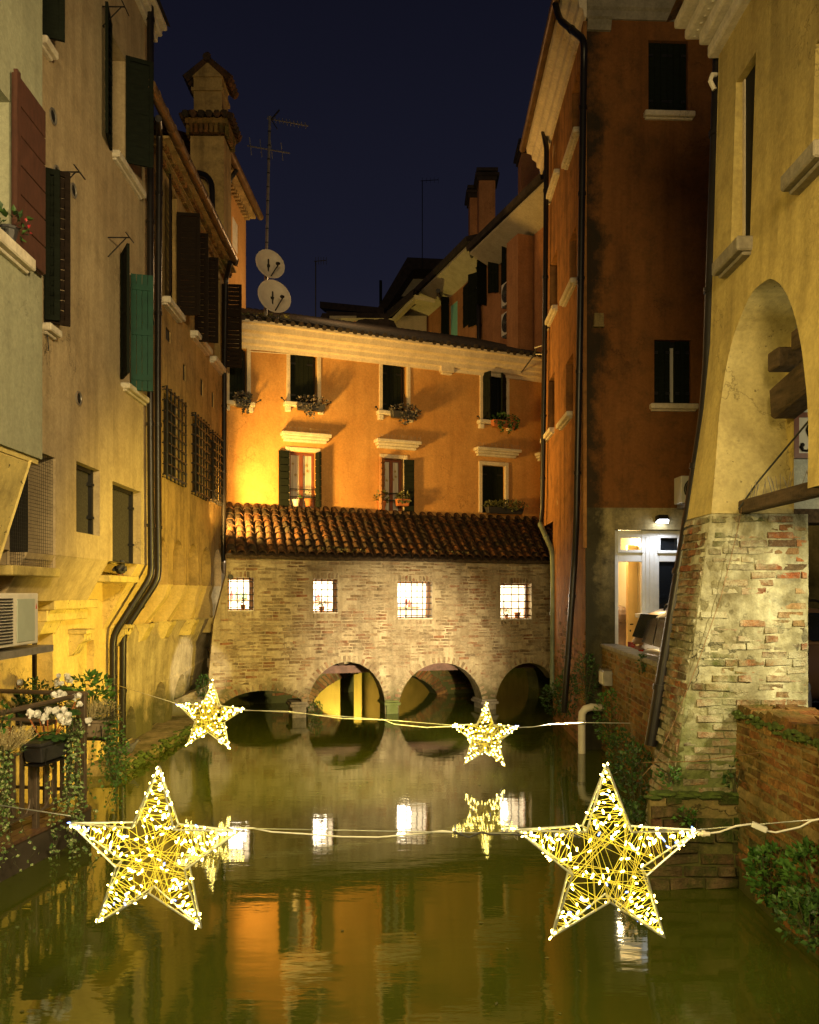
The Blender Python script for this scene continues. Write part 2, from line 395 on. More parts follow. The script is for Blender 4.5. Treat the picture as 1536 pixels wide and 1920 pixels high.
M['brick_bridge'] = brickmat('buff_brick', [(.36, .26, .15), (.28, .19, .10), (.40, .31, .19), (.30, .13, .065), (.34, .25, .15), (.20, .14, .085), (.40, .31, .18), (.33, .17, .09)], (.50, .41, .26), .47, (.075, .062, .03), .37)
M['brick_pier'] = brickmat('limewashed_brick', [(.30, .10, .04), (.27, .17, .08), (.34, .13, .05), (.22, .15, .07), (.33, .21, .10), (.25, .08, .035), (.13, .09, .05)], (.50, .48, .33), .50, (.12, .14, .035), .44)
M['brick_red'] = brickmat('mossy_red_brick', [(.28, .11, .035), (.34, .18, .055), (.24, .10, .035), (.38, .22, .07), (.30, .17, .05), (.18, .09, .035)], (.40, .27, .09), .40, (.10, .105, .02), .46)
M['brick_moss'] = brickmat('moss_covered_brick', [(.15, .08, .04), (.11, .08, .04), (.17, .12, .06), (.09, .06, .03)], (.26, .25, .16), .30, (.045, .075, .010), .55)
M['tile'] = brickmat('clay_roof_tile', [(.16, .07, .03), (.11, .055, .028), (.20, .09, .035), (.085, .050, .030), (.14, .07, .035), (.06, .042, .03)], (.055, .045, .03), .46, (.026, .030, .012), .42)
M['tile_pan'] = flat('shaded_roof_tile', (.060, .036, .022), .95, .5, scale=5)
M['roof_dark'] = flat('dark_roof_tile', (.035, .026, .021), .95, .5, scale=5, bump=.7)
M['deck'] = flat('wet_deck', (.12, .065, .04), .35, .5, scale=3, sc=(1, 6, 1))
M['slab'] = flat('terrace_edge', (.060, .048, .036), .6, .4, scale=4)
M['street'] = flat('street_paving', (.09, .08, .065), .8, .3, scale=6, bump=.4)
M['moss'] = flat('moss', (.055, .085, .012), .95, .5, scale=18, bump=.9)
M['kerb'] = plaster('kerb_stone', (.30, .24, .13), (.38, .31, .18), (.06, .05, .02), .9, .3, bump=.8, green=(.07, .075, .015), greenz=.25)
M['leaf'] = leafmat('leaf_green', (.030, .090, .014), (.075, .17, .028))
M['leaf_dark'] = leafmat('leaf_dark', (.016, .050, .011), (.048, .105, .020))
M['ivy'] = leafmat('variegated_ivy', (.050, .12, .022), (.16, .25, .07), edge=(.42, .44, .24))
M['leaf_olive'] = leafmat('leaf_olive', (.055, .060, .020), (.14, .14, .05))
M['heather'] = leafmat('heather', (.30, .24, .10), (.55, .47, .25))
M['petal'] = leafmat('white_petal', (.70, .70, .66), (.85, .84, .80))
M['petal_red'] = leafmat('red_petal', (.35, .02, .03), (.5, .05, .08))
M['grey_flower'] = leafmat('grey_foliage', (.03, .035, .028), (.16, .13, .11))
M['terracotta'] = flat('terracotta', (.42, .14, .045), .8, .2)
M['planter_dark'] = flat('charcoal_planter', (.035, .034, .036), .45, .2)
M['planter_tan'] = flat('taupe_planter', (.26, .20, .13), .5, .15)
M['stem'] = flat('stem', (.05, .05, .02), .8, .3)
M['cable_white'] = flat('pale_cable', (.60, .60, .54), .5, .1)
M['cable_dark'] = flat('dark_cable', (.03, .03, .03), .5, .1)
M['star_wire'] = flat('star_frame_wire', (.42, .44, .40), .35, .15, metal=.6)
M['bulb'] = emit('warm_bulb', (1, .75, .17), 46, True)
M['bulb_blue'] = emit('blue_bulb', (.22, .35, 1), 6, True)
M['gold_wire'] = NT('lit_wire').bsdf((.82, .74, .12), .35, None)
# ================================================================== the water and the ground
n = NT('canal_water')
wv = n.n('VectorMath', {0: n.P(), 1: (.9, 2.6, 1.)}, operation='MULTIPLY').outputs[0]
h = n.math('ADD', n.noise(2.2, 3, .5, vec=wv), n.math('MULTIPLY', n.noise(9.0, 3, .5, vec=wv), .22))
M['water'] = n.bsdf(n.mix(n.ramp(n.noise(.35, 3), [(.3, 0.), (.7, 1.)]), (.050, .067, .007), (.070, .085, .010)), .04, n.bump(h, .032, .05), IOR=1.5, **{'Specular IOR Level': .9})
w = MB(); w.quad((-12, -4, 0), (12, -4, 0), (12, 40, 0), (-12, 40, 0)); o = w.build('water', M['water']); o['kind'] = 'structure'; o['label'] = 'calm olive green canal water'
g = MB(); g.quad((-60, -20, -1.2), (60, -20, -1.2), (60, 120, -1.2), (-60, 120, -1.2)); o = g.build('ground', M['street']); o['kind'] = 'structure'
g = MB()                                                         # street on the right bank
g.prism([(2.90, 3.2), (9, 3.2), (9, 13.6), (3.10, 13.02), (2.88, 7.9)], lambda p, q, t: (p, q, t), -.6, .75)
o = g.build('street', M['street']); o['kind'] = 'structure'; o['label'] = 'street behind the canal parapets'

def leaf_frame(W, a, sg, ang, w):
    A = W.pt(a, 0, .015); d = W.u * (math.cos(rad(ang)) * sg) + W.n * math.sin(rad(ang))
    return Wall(A.xy, (A.xy + d * w))
def shutter(parent, W, a, sg, ang, w, z0, z1, mat, slats=14, boards=0, th=.035, name='shutter', label=None):
    """Open leaf hinged at a: stiles and rails with louvres, or upright boards."""
    L = leaf_frame(W, a, sg, ang, w); m = MB(); t = th
    if boards:
        for i in range(boards): m.wbox(L, w * i / boards + .003, w * (i + 1) / boards - .003, z0, z1, -t / 2, t / 2)
        for zz in (z0 + .18, (z0 + z1) / 2, z1 - .18): m.wbox(L, .02, w - .02, zz - .04, zz + .04, -t / 2 - .014, t / 2 + .014)
    else:
        s = .055
        m.wbox(L, 0, s, z0, z1, -t / 2, t / 2); m.wbox(L, w - s, w, z0, z1, -t / 2, t / 2)
        for q in (z0, (z0 + z1) / 2 - s / 2, z1 - s): m.wbox(L, s + .001, w - s - .001, q, q + s, -t / 2 + .001, t / 2 - .001)
    o = m.build(name, mat, parent, label=label)
    if not boards and slats:
        sm = MB(); st = (z1 - z0 - .11) / slats
        for i in range(slats):
            z = z0 + .055 + st * i
            p = [L.pt(.055, z, -.012), L.pt(w - .055, z, -.012), L.pt(w - .055, z + st * .85, .012), L.pt(.055, z + st * .85, .012)]
            sm.quad(*p); sm.quad(*[q + Vector((L.n.x, L.n.y, 0)) * -.006 for q in p[::-1]])
        q = sm.build('louvre', mat, o); q['kind'] = 'stuff'
    return o
def sill(parent, W, a0, a1, z, n1=.12, th=.07, mat=None, n0=-.05):
    m = MB(); m.wbox(W, a0, a1, z - th, z, n0, n1); m.wbox(W, a0 + .02, a1 - .02, z - th - .03, z - th - .001, n0, n1 - .05)
    return m.build('sill', mat or M['stone'], parent, bevel=.012)
def pane(parent, W, r, n, mat, name='window'):
    m = MB(); m.quad(W.pt(r[0], r[2], n), W.pt(r[1], r[2], n), W.pt(r[1], r[3], n), W.pt(r[0], r[3], n)); return m.build(name, mat, parent)
def grow(r, d): return (r[0] - d, r[1] + d, r[2] - d, r[3] + d)

# ================================================================== left bank: nearest, the grey-green house with its jutting upper floor
hs = thing('house', 'grey green plastered house jutting out on a slanting strut at the left edge', 'house', (-3.9, 6.4, 0))
h0 = WB.r(-60, 20, 141, 455); m = MB()
a1 = WB.a(79.5); zb = 3.74
m.facade(WB, 0, a1, zb, 12.5, [h0], .32)
m.quad(WB.pt(0, zb, 0), WB.pt(0, zb, -1.6), WB.pt(a1, zb, -1.6), WB.pt(a1, zb, 0)); m.quad(WB.pt(a1, zb, 0), WB.pt(a1, zb, -1.6), WB.pt(a1, 12.5, -1.6), WB.pt(a1, 12.5, 0))
m.quad(WB.pt(0, zb, 0), WB.pt(0, 12.5, 0), WB.pt(0, 12.5, -1.6), WB.pt(0, zb, -1.6)); m.quad(WB.pt(0, 12.5, 0), WB.pt(a1, 12.5, 0), WB.pt(a1, 12.5, -1.6), WB.pt(0, 12.5, -1.6))
m.build('wall', M['bay'], hs)
m = MB(); m.wbox(WB, 0, a1 - .02, zb - .05, zb - .002, -.9, -.03); m.build('soffit', M['soffit'], hs)
wn = pane(hs, WB, h0, -.30, M['glass']); 
m = MB(); m.wbox(WB, h0[1] - .10, h0[1] - .002, h0[2], h0[3], -.299, -.20); m.wbox(WB, h0[0], h0[1] - .102, (h0[2] + h0[3]) / 2 - .03, (h0[2] + h0[3]) / 2 + .03, -.298, -.25); m.build('frame', M['white_metal'], wn)
s_ = WB.r(-60, 49, 470, 500); sill(hs, WB, s_[0], WB.a(47), WB.z(24, 466), .10, .11)
r = WB.r(22, 77, 172, 492, .03); L = WB
m = MB(); m.wbox(L, r[0], r[1], r[2], r[3], .03, .05)
m.wbox(L, r[0] - .015, r[0] + .05, r[2] - .02, r[3] + .02, .051, .085)
sh = m.build('shutter', M['shut_brown'], hs, label='red brown boarded shutter folded back on the wall'); nb = 6
for i in range(nb):
    q = MB(); zz = r[2] + (r[3] - r[2]) * i / nb; q.wbox(L, r[0] + .052, r[1] - .004, zz + .006, zz + (r[3] - r[2]) / nb - .004, .052, .075); q.build('plank', M['shut_brown'], sh, bevel=.004)
m = MB()                                                            # slanting strut
m.prism([(-.03, 3.688), (-.40, 3.688), (-.80, 2.45), (-.42, 2.45)], lambda p, q, t: WB.pt(t, q, p), WB.a(-80), WB.a(62)); m.build('strut', M['soffit'], hs, bevel=.015)
fp = thing('flower_pot', 'pot of trailing leaves and red flowers on the sill beside the brown shutter', 'flower pot', WB.pt(WB.a(12), WB.z(12, 458), .02))
b = rootloc(fp); q = MB(); q.lathe(b, [(.05, 0), (.075, .11), (.085, .12), (.085, .14)], 10); q.build('pot', M['planter_dark'], fp)
def leaves(m, c, rx, ry, rz, n, l, w, rnd=R, up=.3):
    for _ in range(n):
        while True:
            p = Vector((rnd.uniform(-1, 1), rnd.uniform(-1, 1), rnd.uniform(-1, 1)))
            if p.length < 1: break
        if p.length > 0: p = p.normalized() * (p.length ** .5)
        d = Vector((p.x + rnd.gauss(0, .6), p.y + rnd.gauss(0, .6), p.z * .6 + up + rnd.gauss(0, .5)))
        k = rnd.uniform(.65, 1.3)
        m.leaf(Vector(c) + Vector((p.x * rx, p.y * ry, p.z * rz)), d, Vector((rnd.gauss(0, .7), rnd.gauss(0, .7), 1)), l * k, w * k)
q = MB(); leaves(q, b + Vector((.02, 0, .18)), .12, .15, .11, 46, .07, .045); o = q.build('foliage', M['leaf_dark'], fp); o['kind'] = 'stuff'
q = MB(); leaves(q, b + Vector((.08, .05, .16)), .09, .12, .08, 4, .045, .035); q.build('blossoms', M['petal_red'], fp)['kind'] = 'stuff'

# ================================================================== left bank: the cream house
hs = thing('house', 'tall cream plastered house between the grey green house and the ochre house', 'house', (-4.3, 9.6, 0))
ae = WL.a(287.5); zk = 2.90; zt = 11.05
def WLdup(px): return WL.a(px)
wa = (WL.a(18), WL.a(104), WL.z(62, 1062), WL.z(62, 842)); wb_ = WL.r(143, 187, 873, 1001); wc = WL.r(211, 264, 912, 1060); wc = (wc[0], wc[1], zk - .001, wc[3])
wd = WL.r(206, 236, 85, 300); we = WL.r(226, 245, 500, 730); wf = WL.r(82, 92, 335, 610); wg = WL.r(70, 82, -60, 70)
m = MB(); m.facade(WL, 2.7, ae, zk, zt, [wa, wb_ + (.13,), wc + (.16,), wd, we, wf, wg], .30)
m.quad(WL.pt(ae, zk, 0), WL.pt(ae, zt, 0), WL.pt(ae, zt, -5), WL.pt(ae, zk, -5)); m.build('wall', M['cream'], hs)
m = MB(); m.wbox(WL, 2.7, ae + .05, zt, zt + .08, -.2, .20); m.wbox(WL, 2.7, ae + .03, zt - .10, zt - .001, -.01, .13); m.wbox(WL, 2.7, ae + .01, zt - .2, zt - .101, -.01, .07); m.build('cornice', M['stone'], hs, bevel=.015)
m = MB(); m.add([WL.pt(2.7, zt + .09, .24), WL.pt(ae + .08, zt + .09, .24), WL.pt(ae + .08, zt + 2.2, -5), WL.pt(2.7, zt + 2.2, -5)], [(0, 1, 2, 3)]); m.build('roof', M['roof_dark'], hs)
for r, mt in ((wa, 'black'), (wb_, 'mesh'), (wc, 'mesh'), (wd, 'glass'), (we, 'wood_warm'), (wf, 'glass'), (wg, 'glass')):
    pd = {wb_: .128, wc: .158}.get(r, .295); o = pane(hs, WL, r, -pd, M[mt])
    if mt == 'mesh':
        q = MB(); r2 = r; t = .05
        q.wbox(WL, r2[1] - t, r2[1] - .002, r2[2], r2[3], -pd + .001, -pd + .05); q.wbox(WL, r2[0], r2[1] - t - .002, r2[3] - t, r2[3] - .002, -pd + .001, -pd + .04)
        for i in range(1, 4): q.wbox(WL, r2[1] - t - .05, r2[1] - t - .002, r2[2] + (r2[3] - r2[2]) * i / 4, r2[2] + (r2[3] - r2[2]) * i / 4 + .03, -pd + .002, -pd + .08) if i in (1, 3) else None
        q.build('frame', M['iron'], o)
# netting over the big opening
q = MB()
for i in range(24):
    a = wa[0] + (wa[1] - wa[0]) * i / 23; q.bar(WL.pt(a, wa[2], -.03), WL.pt(a, wa[3], -.03), .0028)
for i in range(34):
    z = wa[2] + (wa[3] - wa[2]) * i / 33; q.bar(WL.pt(wa[0], z, -.03), WL.pt(wa[1], z, -.03), .0028)
o = q.build('netting', M['mesh'], hs); o['kind'] = 'stuff'
m = MB(); m.wbox(WL, wa[0], wa[1] + .05, wa[2] - .10, wa[2] - .002, -.3, .03); m.build('ledge', M['soffit'], hs, bevel=.01)
# jetty
pj = lambda p, q, t: WL.pt(t, q, p)
m = MB(); m.prism([(0, zk - .002), (-.27, 2.40), (-.62, 2.40), (-.62, zk - .002)], pj, WL.a(52), WL.a(204)); m.build('jetty', M['cream'], hs)
m = MB(); m.prism([(0, zk - .002), (-.50, 1.97), (-.70, 1.97), (-.70, zk - .002)], pj, WL.a(258), WL.a(286)); m.build('jetty', M['cream_low'], hs)
m = MB(); m.prism([(-.20, 2.62), (-.48, 2.00), (-.66, 2.00), (-.66, 2.62)], pj, WL.a(150), WL.a(178)); m.build('corbel', M['soffit'], hs, bevel=.01)
m = MB(); m.wbox(WL, WL.a(204) + .002, WL.a(258) - .002, zk - .27, zk - .18, -.45, .02); m.build('ledge', M['soffit'], hs, bevel=.01)
m = MB(); m.wbox(WL, 2.7, ae - .01, zk + .003, zk + .06, -.9, -.31); m.build('soffit', M['soffit'], hs)
for a, w_ in ((WLO.a(128), .26), (WLO.a(208), .30)):                # scrolled stone corbels
    m = MB()
    for i in range(3):
        m.prism([(0, 1.96), (.20, 1.96), (.19, 1.88), (.13, 1.83), (.09, 1.76), (.04, 1.70), (0, 1.68)], lambda p, q, t: WLO.pt(t, q, p), a + w_ * i / 3 + .006, a + w_ * (i + 1) / 3 - .006)
    m.wbox(WLO, a - .02, a + w_ + .02, 1.962, 2.02, 0, .24); m.build('corbel', M['soffit'], hs, bevel=.006)
m = MB(); x0, x1 = WLO.a(66), WLO.a(152)
m.wbox(WLO, x0, x1, 2.29, 2.41, -.02, .23); m.wbox(WLO, x0 + .03, x1 - .1, 2.15, 2.288, -.02, .13); m.build('cornice', M['soffit'], hs, bevel=.012)
aeo = WLO.a(224)
na = (WLO.a(60), WLO.a(99), .3, WLO.z(80, 1172)); nb_ = (WLO.a(147), WLO.a(176), .75, WLO.z(161, 1203))
m = MB(); m.facade(WLO, 2.0, aeo, -.4, 2.9, [na, nb_], .22); m.build('wall', M['cream_low'], hs)
m = MB(); m.wbox(WLO, na[0], (na[0] + na[1]) / 2 - .03, na[2], na[3], -.21, -.12); m.wbox(WLO, (na[0] + na[1]) / 2 - .028, (na[0] + na[1]) / 2 + .03, na[2], na[3], -.21, -.08); m.build('door', M['shut_black'], hs)
pane(hs, WLO, na, -.215, M['soffit'], 'niche_back'); pane(hs, WLO, nb_, -.10, M['soffit'], 'niche_back')
# shutters and sills
shutter(hs, WL, WL.a(206), -1, 12, .42, WL.z(206, 282), WL.z(206, 45), M['shut_dark'])
shutter(hs, WL, WL.a(234), 1, 66, .36, WL.z(253, 335), WL.z(253, 142), M['shut_dark'])
sill(hs, WL, WL.a(210), WL.a(262), WL.z(236, 320), .10, .09)
shutter(hs, WL, WL.a(226), -1, 30, .40, WL.z(232, 716), WL.z(232, 484), M['shut_dark'])
shutter(hs, WL, WL.a(243), 1, 74, .30, WL.z(257, 742), WL.z(257, 530), M['shut_green'], slats=0, boards=4, label='green boarded shutter standing open in the light')
sill(hs, WL, WL.a(230), WL.a(272), WL.z(250, 732), .10, .08)
shutter(hs, WL, WL.a(83), 1, 60, .24, WL.z(100, 618), WL.z(100, 335), M['shut_black'])
shutter(hs, WL, WL.a(81), 1, 78, .15, WL.z(88, 605), WL.z(88, 325), M['shut_dark'])
sill(hs, WL, WL.a(78), WL.a(100), WL.z(89, 612), .10, .08)
shutter(hs, WL, WL.a(76), 1, 70, .22, WL.z(93, 95), WL.z(93, -60), M['shut_dark'])
sill(hs, WL, WL.a(70), WL.a(93), WL.z(82, 82), .10, .08)
for px, py in ((98.5, 218), (137, 357), (147, 747), (106, 325)):
    q = MB(); c = WL.pt(WL.a(px), WL.z(px, py), -.02); ax = (WL.n.x, WL.n.y, 0)
    q.lathe(c, [(.085, .0), (.085, .035), (.068, .035), (.062, .012), (.001, .012)], 14, ax); q.cur = 0; q.build('vent', M['lead'], hs)
    q = MB(); q.lathe(c + Vector(ax) * .022, [(.060, -.005), (.060, .003)], 12, ax); q.build('vent_opening', M['black'], hs)
for (p0, p1, dz) in (((100, 322), (122, 327), .9), ((202, 445), (222, 460), .5), ((192, 12), (214, 26), .5)):   # clothes-line brackets
    q = MB(); a, z = WL.a(p0[0]), WL.z(p0[0], p0[1]); q.bar(WL.pt(a, z, 0), WL.pt(a, z, .28), .012); q.bar(WL.pt(a - .0, z - .25, 0), WL.pt(a, z, .24), .010); q.bar(WL.pt(a - .16, z, .28), WL.pt(a + .16, z, .28), .01); q.build('line_bracket', M['iron'], hs)
q = MB(); q.tube([WL.pt(WL.a(44) if 0 else WL.a(84), WL.z(84, 618), .02), WL.pt(WL.a(82), WL.z(82, 650), .05), WL.pt(WL.a(74) + .0, WL.z(82, 663), .09)], .006, 5); q.build('cable', M['cable_dark'], hs)

# ================================================================== left bank: the ochre house on arched corbels
hs = thing('house', 'old stained ochre house carried on a row of arched corbels, left of the covered bridge', 'house', (-4.4, 15, 0))
a0, a1 = ae + .003, WL.a(421); zk = 2.62; ze = 9.42
arch = [(12.50 + 1.03 * i - 4, .74) for i in range(5)]
def arcpts(c, rx, z, rz, n, lo=0, hi=math.pi): return [(c + rx * math.cos(lo + (hi - lo) * i / n), z + rz * math.sin(lo + (hi - lo) * i / n)) for i in range(n + 1)]
outer = [(a0, zk)]
for s, w_ in arch: outer += [(s, zk)] + arcpts(s + w_ / 2, w_ / 2, 3.02, .36, 10)[::-1] + [(s + w_, zk)]
outer += [(a1, zk), (a1, ze), (a0, ze)]
def loop(r): return [(r[0], r[2]), (r[1], r[2]), (r[1], r[3]), (r[0], r[3])]
hw = [WL.r(318, 332, 360, 575), WL.r(369, 381, 455, 635), WL.r(402, 413, 515, 680)]
hg = [WL.r(307, 338, 748, 896), WL.r(361, 383, 792, 926), WL.r(394, 411, 822, 938)]
hp = [WL.r(311, 320, 617, 640), WL.r(343, 348, 683, 714), WL.r(376, 381, 711, 742), WL.r(397, 401, 735, 764)]
m = MB(); m.sheet(WL, outer, [loop(r) for r in hw + hg + hp], .30); m.quad(WL.pt(a1, zk, -.301), WL.pt(a1, ze, -.301), WL.pt(a1, ze, -5), WL.pt(a1, zk, -5)); m.build('wall', M['ochre'], hs)
for r in hw: pane(hs, WL, r, -.28, M['glass'])
for r in hg: pane(hs, WL, r, -.10, M['black'])  # black sheets set shallow so the grilled openings read dark
for r in hp: pane(hs, WL, r, -.02, M['black'], 'putlog_dark_sheet')  # black sheets just behind the face stand for the dark holes
shutter(hs, WL, WL.a(319), -1, 14, .62, WL.z(312, 560), WL.z(312, 348), M['shut_black'])
for px, yb, yt, w_ in ((330, 590, 398, .38), (364, 640, 437, .24), (381, 642, 482, .27), (414, 688, 532, .42)):
    shutter(hs, WL, WL.a(px), 1, 84, w_, WL.z(px, yb), WL.z(px, yt), M['shut_black'], slats=18)
for x0, x1, y in ((303, 333, 573), (357, 386, 637), (393, 414, 680)): sill(hs, WL, WL.a(x0), WL.a(x1), WL.z((x0 + x1) / 2, y), .14, .10)
for r in hg:                                                      # cage grilles standing out from the wall
    q = MB(); nv, nh = 6, 9; r = grow(r, .08)
    for i in range(nv):
        a = r[0] + (r[1] - r[0]) * i / (nv - 1)
        q.tube([WL.pt(a, r[2] + .03, -.02), WL.pt(a, r[2], .075), WL.pt(a, r[3], .075), WL.pt(a, r[3] - .03, -.02)], .016, 5)
    for i in range(nh):
        z = r[2] + (r[3] - r[2]) * (i + .35) / (nh - .3)
        q.tube([WL.pt(r[0], z, -.02), WL.pt(r[0] - .01, z, .087), WL.pt(r[1] + .01, z, .087), WL.pt(r[1], z, -.02)], .016, 5)
    q.build('window_grille', M['iron'], hs)
# jetty back, ribs and corbels
m = MB(); m.add([WL.pt(a0, 3.62, -.33), WL.pt(a1, 3.62, -.33), WL.pt(a1, 1.90, -.58), WL.pt(a0, 1.90, -.58)], [(0, 1, 2, 3)]); m.build('jetty_soffit', M['soffit'], hs)  # brighter yellow than the wall: light in the recesses put into colour
def flare(a): t = min(1, max(0, (a - 9.4) / 3.4)); return .50 * t * t * (3 - 2 * t)
ribs = [arch[0][0] - .16] + [s + w_ + .145 for s, w_ in arch]
for i, a in enumerate(ribs):
    w_ = .135 if 0 < i < 5 else .12; fl = flare(a)
    a_0, a_1 = max(a - w_, a0 + .002), min(a + w_, a1 - .002)
    prof = [(0, zk - .002), (-.06, 2.42), (-.22 + fl * .4, 2.22), (-.40 + fl * .75, 1.985), (-.60, 1.985), (-.60, 2.9), (-.302, 2.9), (-.302, zk - .002)]
    m = MB(); m.prism(prof, pj, a_0, a_1); m.build('rib', M['cream_low'] if i < 5 else M['ochre_low'], hs, bevel=.012)
    m = MB(); m.prism([(-.52, 1.982), (-.30 + fl * .75, 1.982), (-.31 + fl * .75, 1.92), (-.36 + fl * .75, 1.86), (-.39 + fl * .8, 1.78), (-.45 + fl * .9, 1.70), (-.52, 1.70)], pj, a_0 - .03, a_1 + .03); m.build('corbel', M['soffit'], hs, bevel=.008)
# ground-storey wall, flaring out to meet the bridge, with arched recesses at its foot
lo0, lo1 = aeo + .003, 13.58
def nfl(a, z): return flare(a) * max(0, min(1, z / 1.97))
nich = [(WLO.a(245), .26, .70), (WLO.a(296), .34, .92), (WLO.a(326), .26, .95)]
outer = [(lo0 + (lo1 - lo0) * i / 12, -.4) for i in range(13)] + [(lo1, z) for z in (.5, 1.2)] + [(lo1 - (lo1 - lo0) * i / 12, 1.97) for i in range(13)]
hl = [[(c - r, .10)] + [(c + r, .10)] + arcpts(c, r, zt_ - r * 1.5, r * 1.5, 8) for c, r, zt_ in nich]
m = MB(); m.sheet(WLO, outer, hl, .30, nfl, back=False, rim=False); m.build('wall', M['ochre_low'], hs)
m = MB(); m.wbox(WLO, lo0, lo1, -.4, 1.9, -.5, -.301); m.build('recess_back', M['kerb'], hs)
# eaves: two rows of brick ends, gutter, roof
e = MB()
for k in range(62):
    a = a0 + .05 + k * (a1 - a0) / 62
    e.wbox(WL, a, a + .045, ze - .22 + .004 * R.random(), ze - .13, -.02, .07); e.wbox(WL, a + .02, a + .075, ze - .10, ze - .02, -.02, .15 + .02 * R.random())
o = e.build('brick_dentils', M['brick_red'], hs); o['kind'] = 'stuff'
e = MB(); e.wbox(WL, a0, a1, ze - .128, ze - .102, -.02, .10); e.wbox(WL, a0, a1 + .06, ze - .018, ze + .02, -.02, .24); e.build('cornice', M['ochre'], hs)
e = MB(); g0 = WL.a(281, .3); g1 = WL.a(438, .3); e.tube([WL.pt(g0 + (g1 - g0) * i / 10, ze + .06 - .008 * (i % 3 == 1), .31) for i in range(11)], .075, 10); 
for i in range(14): a = g0 + (g1 - g0) * (i + .5) / 14; e.tube([WL.pt(a, ze + .06, .31), WL.pt(a + .03, ze + .06, .31)], .083, 10)
e.build('gutter', M['copper'], hs, smooth=True)
e = MB(); e.add([WL.pt(a0, ze + .13, .27), WL.pt(a1 + .1, ze + .13, .27), WL.pt(a1 + .1, ze + 1.9, -4.2), WL.pt(a0, ze + 1.9, -4.2)], [(0, 1, 2, 3)])
for k in range(26): a = a0 + (a1 - a0) * (k + .5) / 26; e.tube([WL.pt(a, ze + .14, .29), WL.pt(a, ze + .92, -1.6)], .085, 8)
e.build('roof', M['tile'], hs)
# Venetian chimney
cx_, cyy = P(396, HY, 17.2).x, 17.2; hw_ = .345
def zc(y): return H + (HY - y) / F * 17.0
ch = MB(); ch.box(cx_ - hw_, cx_ + hw_, cyy - hw_, cyy + hw_, ze, zc(262)); ch.box(cx_ - .29, cx_ + .29, cyy - .29, cyy + .29, zc(224), zc(140)); cm = ch.build('chimney', M['ochre'], hs, label='tall plastered chimney with two tiled collars')
q = MB()
for k in range(7):
    for ax in (0, 1):
        for sg in (-1, 1):
            t = -.36 + .72 * (k + .5) / 7
            c = Vector((cx_ + (t if ax == 0 else sg * .40), cyy + (sg * .40 if ax == 0 else t), zc(250)))
            q.box(c.x - .033, c.x + .033, c.y - .033, c.y + .033, c.z - .10, c.z + .09)
q.box(cx_ - .43, cx_ + .43, cyy - .43, cyy + .43, zc(242) , zc(232)); q.build('collar', M['brick_red'], cm)
q = MB()
for k in range(6):
    for ax in (0, 1):
        for sg in (-1, 1):
            t = -.45 + .9 * (k + .5) / 6; p0 = (t, .30 * sg) if ax == 0 else (.30 * sg, t); p1 = (t * 1.08, .54 * sg) if ax == 0 else (.54 * sg, t * 1.08)
            q.tube([(cx_ + p0[0], cyy + p0[1], zc(220)), (cx_ + p1[0], cyy + p1[1], zc(230))], [.06, .075], 6)
q.build('collar_tiles', M['tile'], cm)
q = MB(); q.box(cx_ - .33, cx_ + .33, cyy - .33, cyy + .33, zc(176), zc(170)); q.prism([(-.31, zc(150)), (.31, zc(150)), (.31, zc(144)), (0, zc(122)), (-.31, zc(144))], lambda p, z, t: (cx_ + p, cyy + t, z), -.32, .32); q.build('cap', M['ochre'], cm)
q = MB()
for k in range(5):
    for sg in (-1, 1):
        y = cyy - .36 + .72 * (k + .5) / 5; q.tube([(cx_ + sg * .03, y, zc(119)), (cx_ + sg * .47, y, zc(153))], [.07, .085], 7)
q.tube([(cx_, cyy - .40, zc(117)), (cx_, cyy + .40, zc(117))], .085, 8); q.ball((cx_, cyy - .3, zc(110)), .07); q.build('ridge_tiles', M['tile'], cm)

# ================================================================== left bank: the house behind, seen over the orange roof
WT = Wall((-4.45, 18.75), (-4.35, 22.0))
hs = thing('house', 'narrow orange house rising behind the ochre house and beside the aerial mast', 'house', (-5, 20.3, 0))
zt = WT.z(455, 395, 0); m = MB(); hw = [WT.r(436, 447, 412, 470)]
m.facade(WT, 0, 3.05, 2.0, zt, hw, .2); m.quad(WT.pt(0, 2, 0), WT.pt(0, zt, 0), WT.pt(0, zt, -4), WT.pt(0, 2, -4)); m.build('wall', M['orange'], hs)
pane(hs, WT, hw[0], -.02, M['stone'])
e = MB(); 
for k in range(16): a = .02 + k * 3.0 / 16; e.wbox(WT, a, a + .09, zt - .14, zt - .03, -.02, .14)
e.wbox(WT, -.05, 3.1, zt - .028, zt + .04, -.02, .26); o = e.build('cornice', M['ochre'], hs)
e = MB(); e.tube([WT.pt(-.3, zt + .06, .36), WT.pt(3.2, zt + .06, .36)], .09, 10); e.build('gutter', M['copper'], hs, smooth=True)
e = MB(); e.add([WT.pt(-.2, zt + .14, .30), WT.pt(3.15, zt + .14, .30), WT.pt(3.15, zt + 1.5, -4), WT.pt(-.2, zt + 1.5, -4)], [(0, 1, 2, 3)])
for k in range(14): a = -.1 + 3.2 * (k + .5) / 14; e.tube([WT.pt(a, zt + .15, .32), WT.pt(a, zt + .75, -1.6)], .09, 7)
e.build('roof', M['tile'], hs)

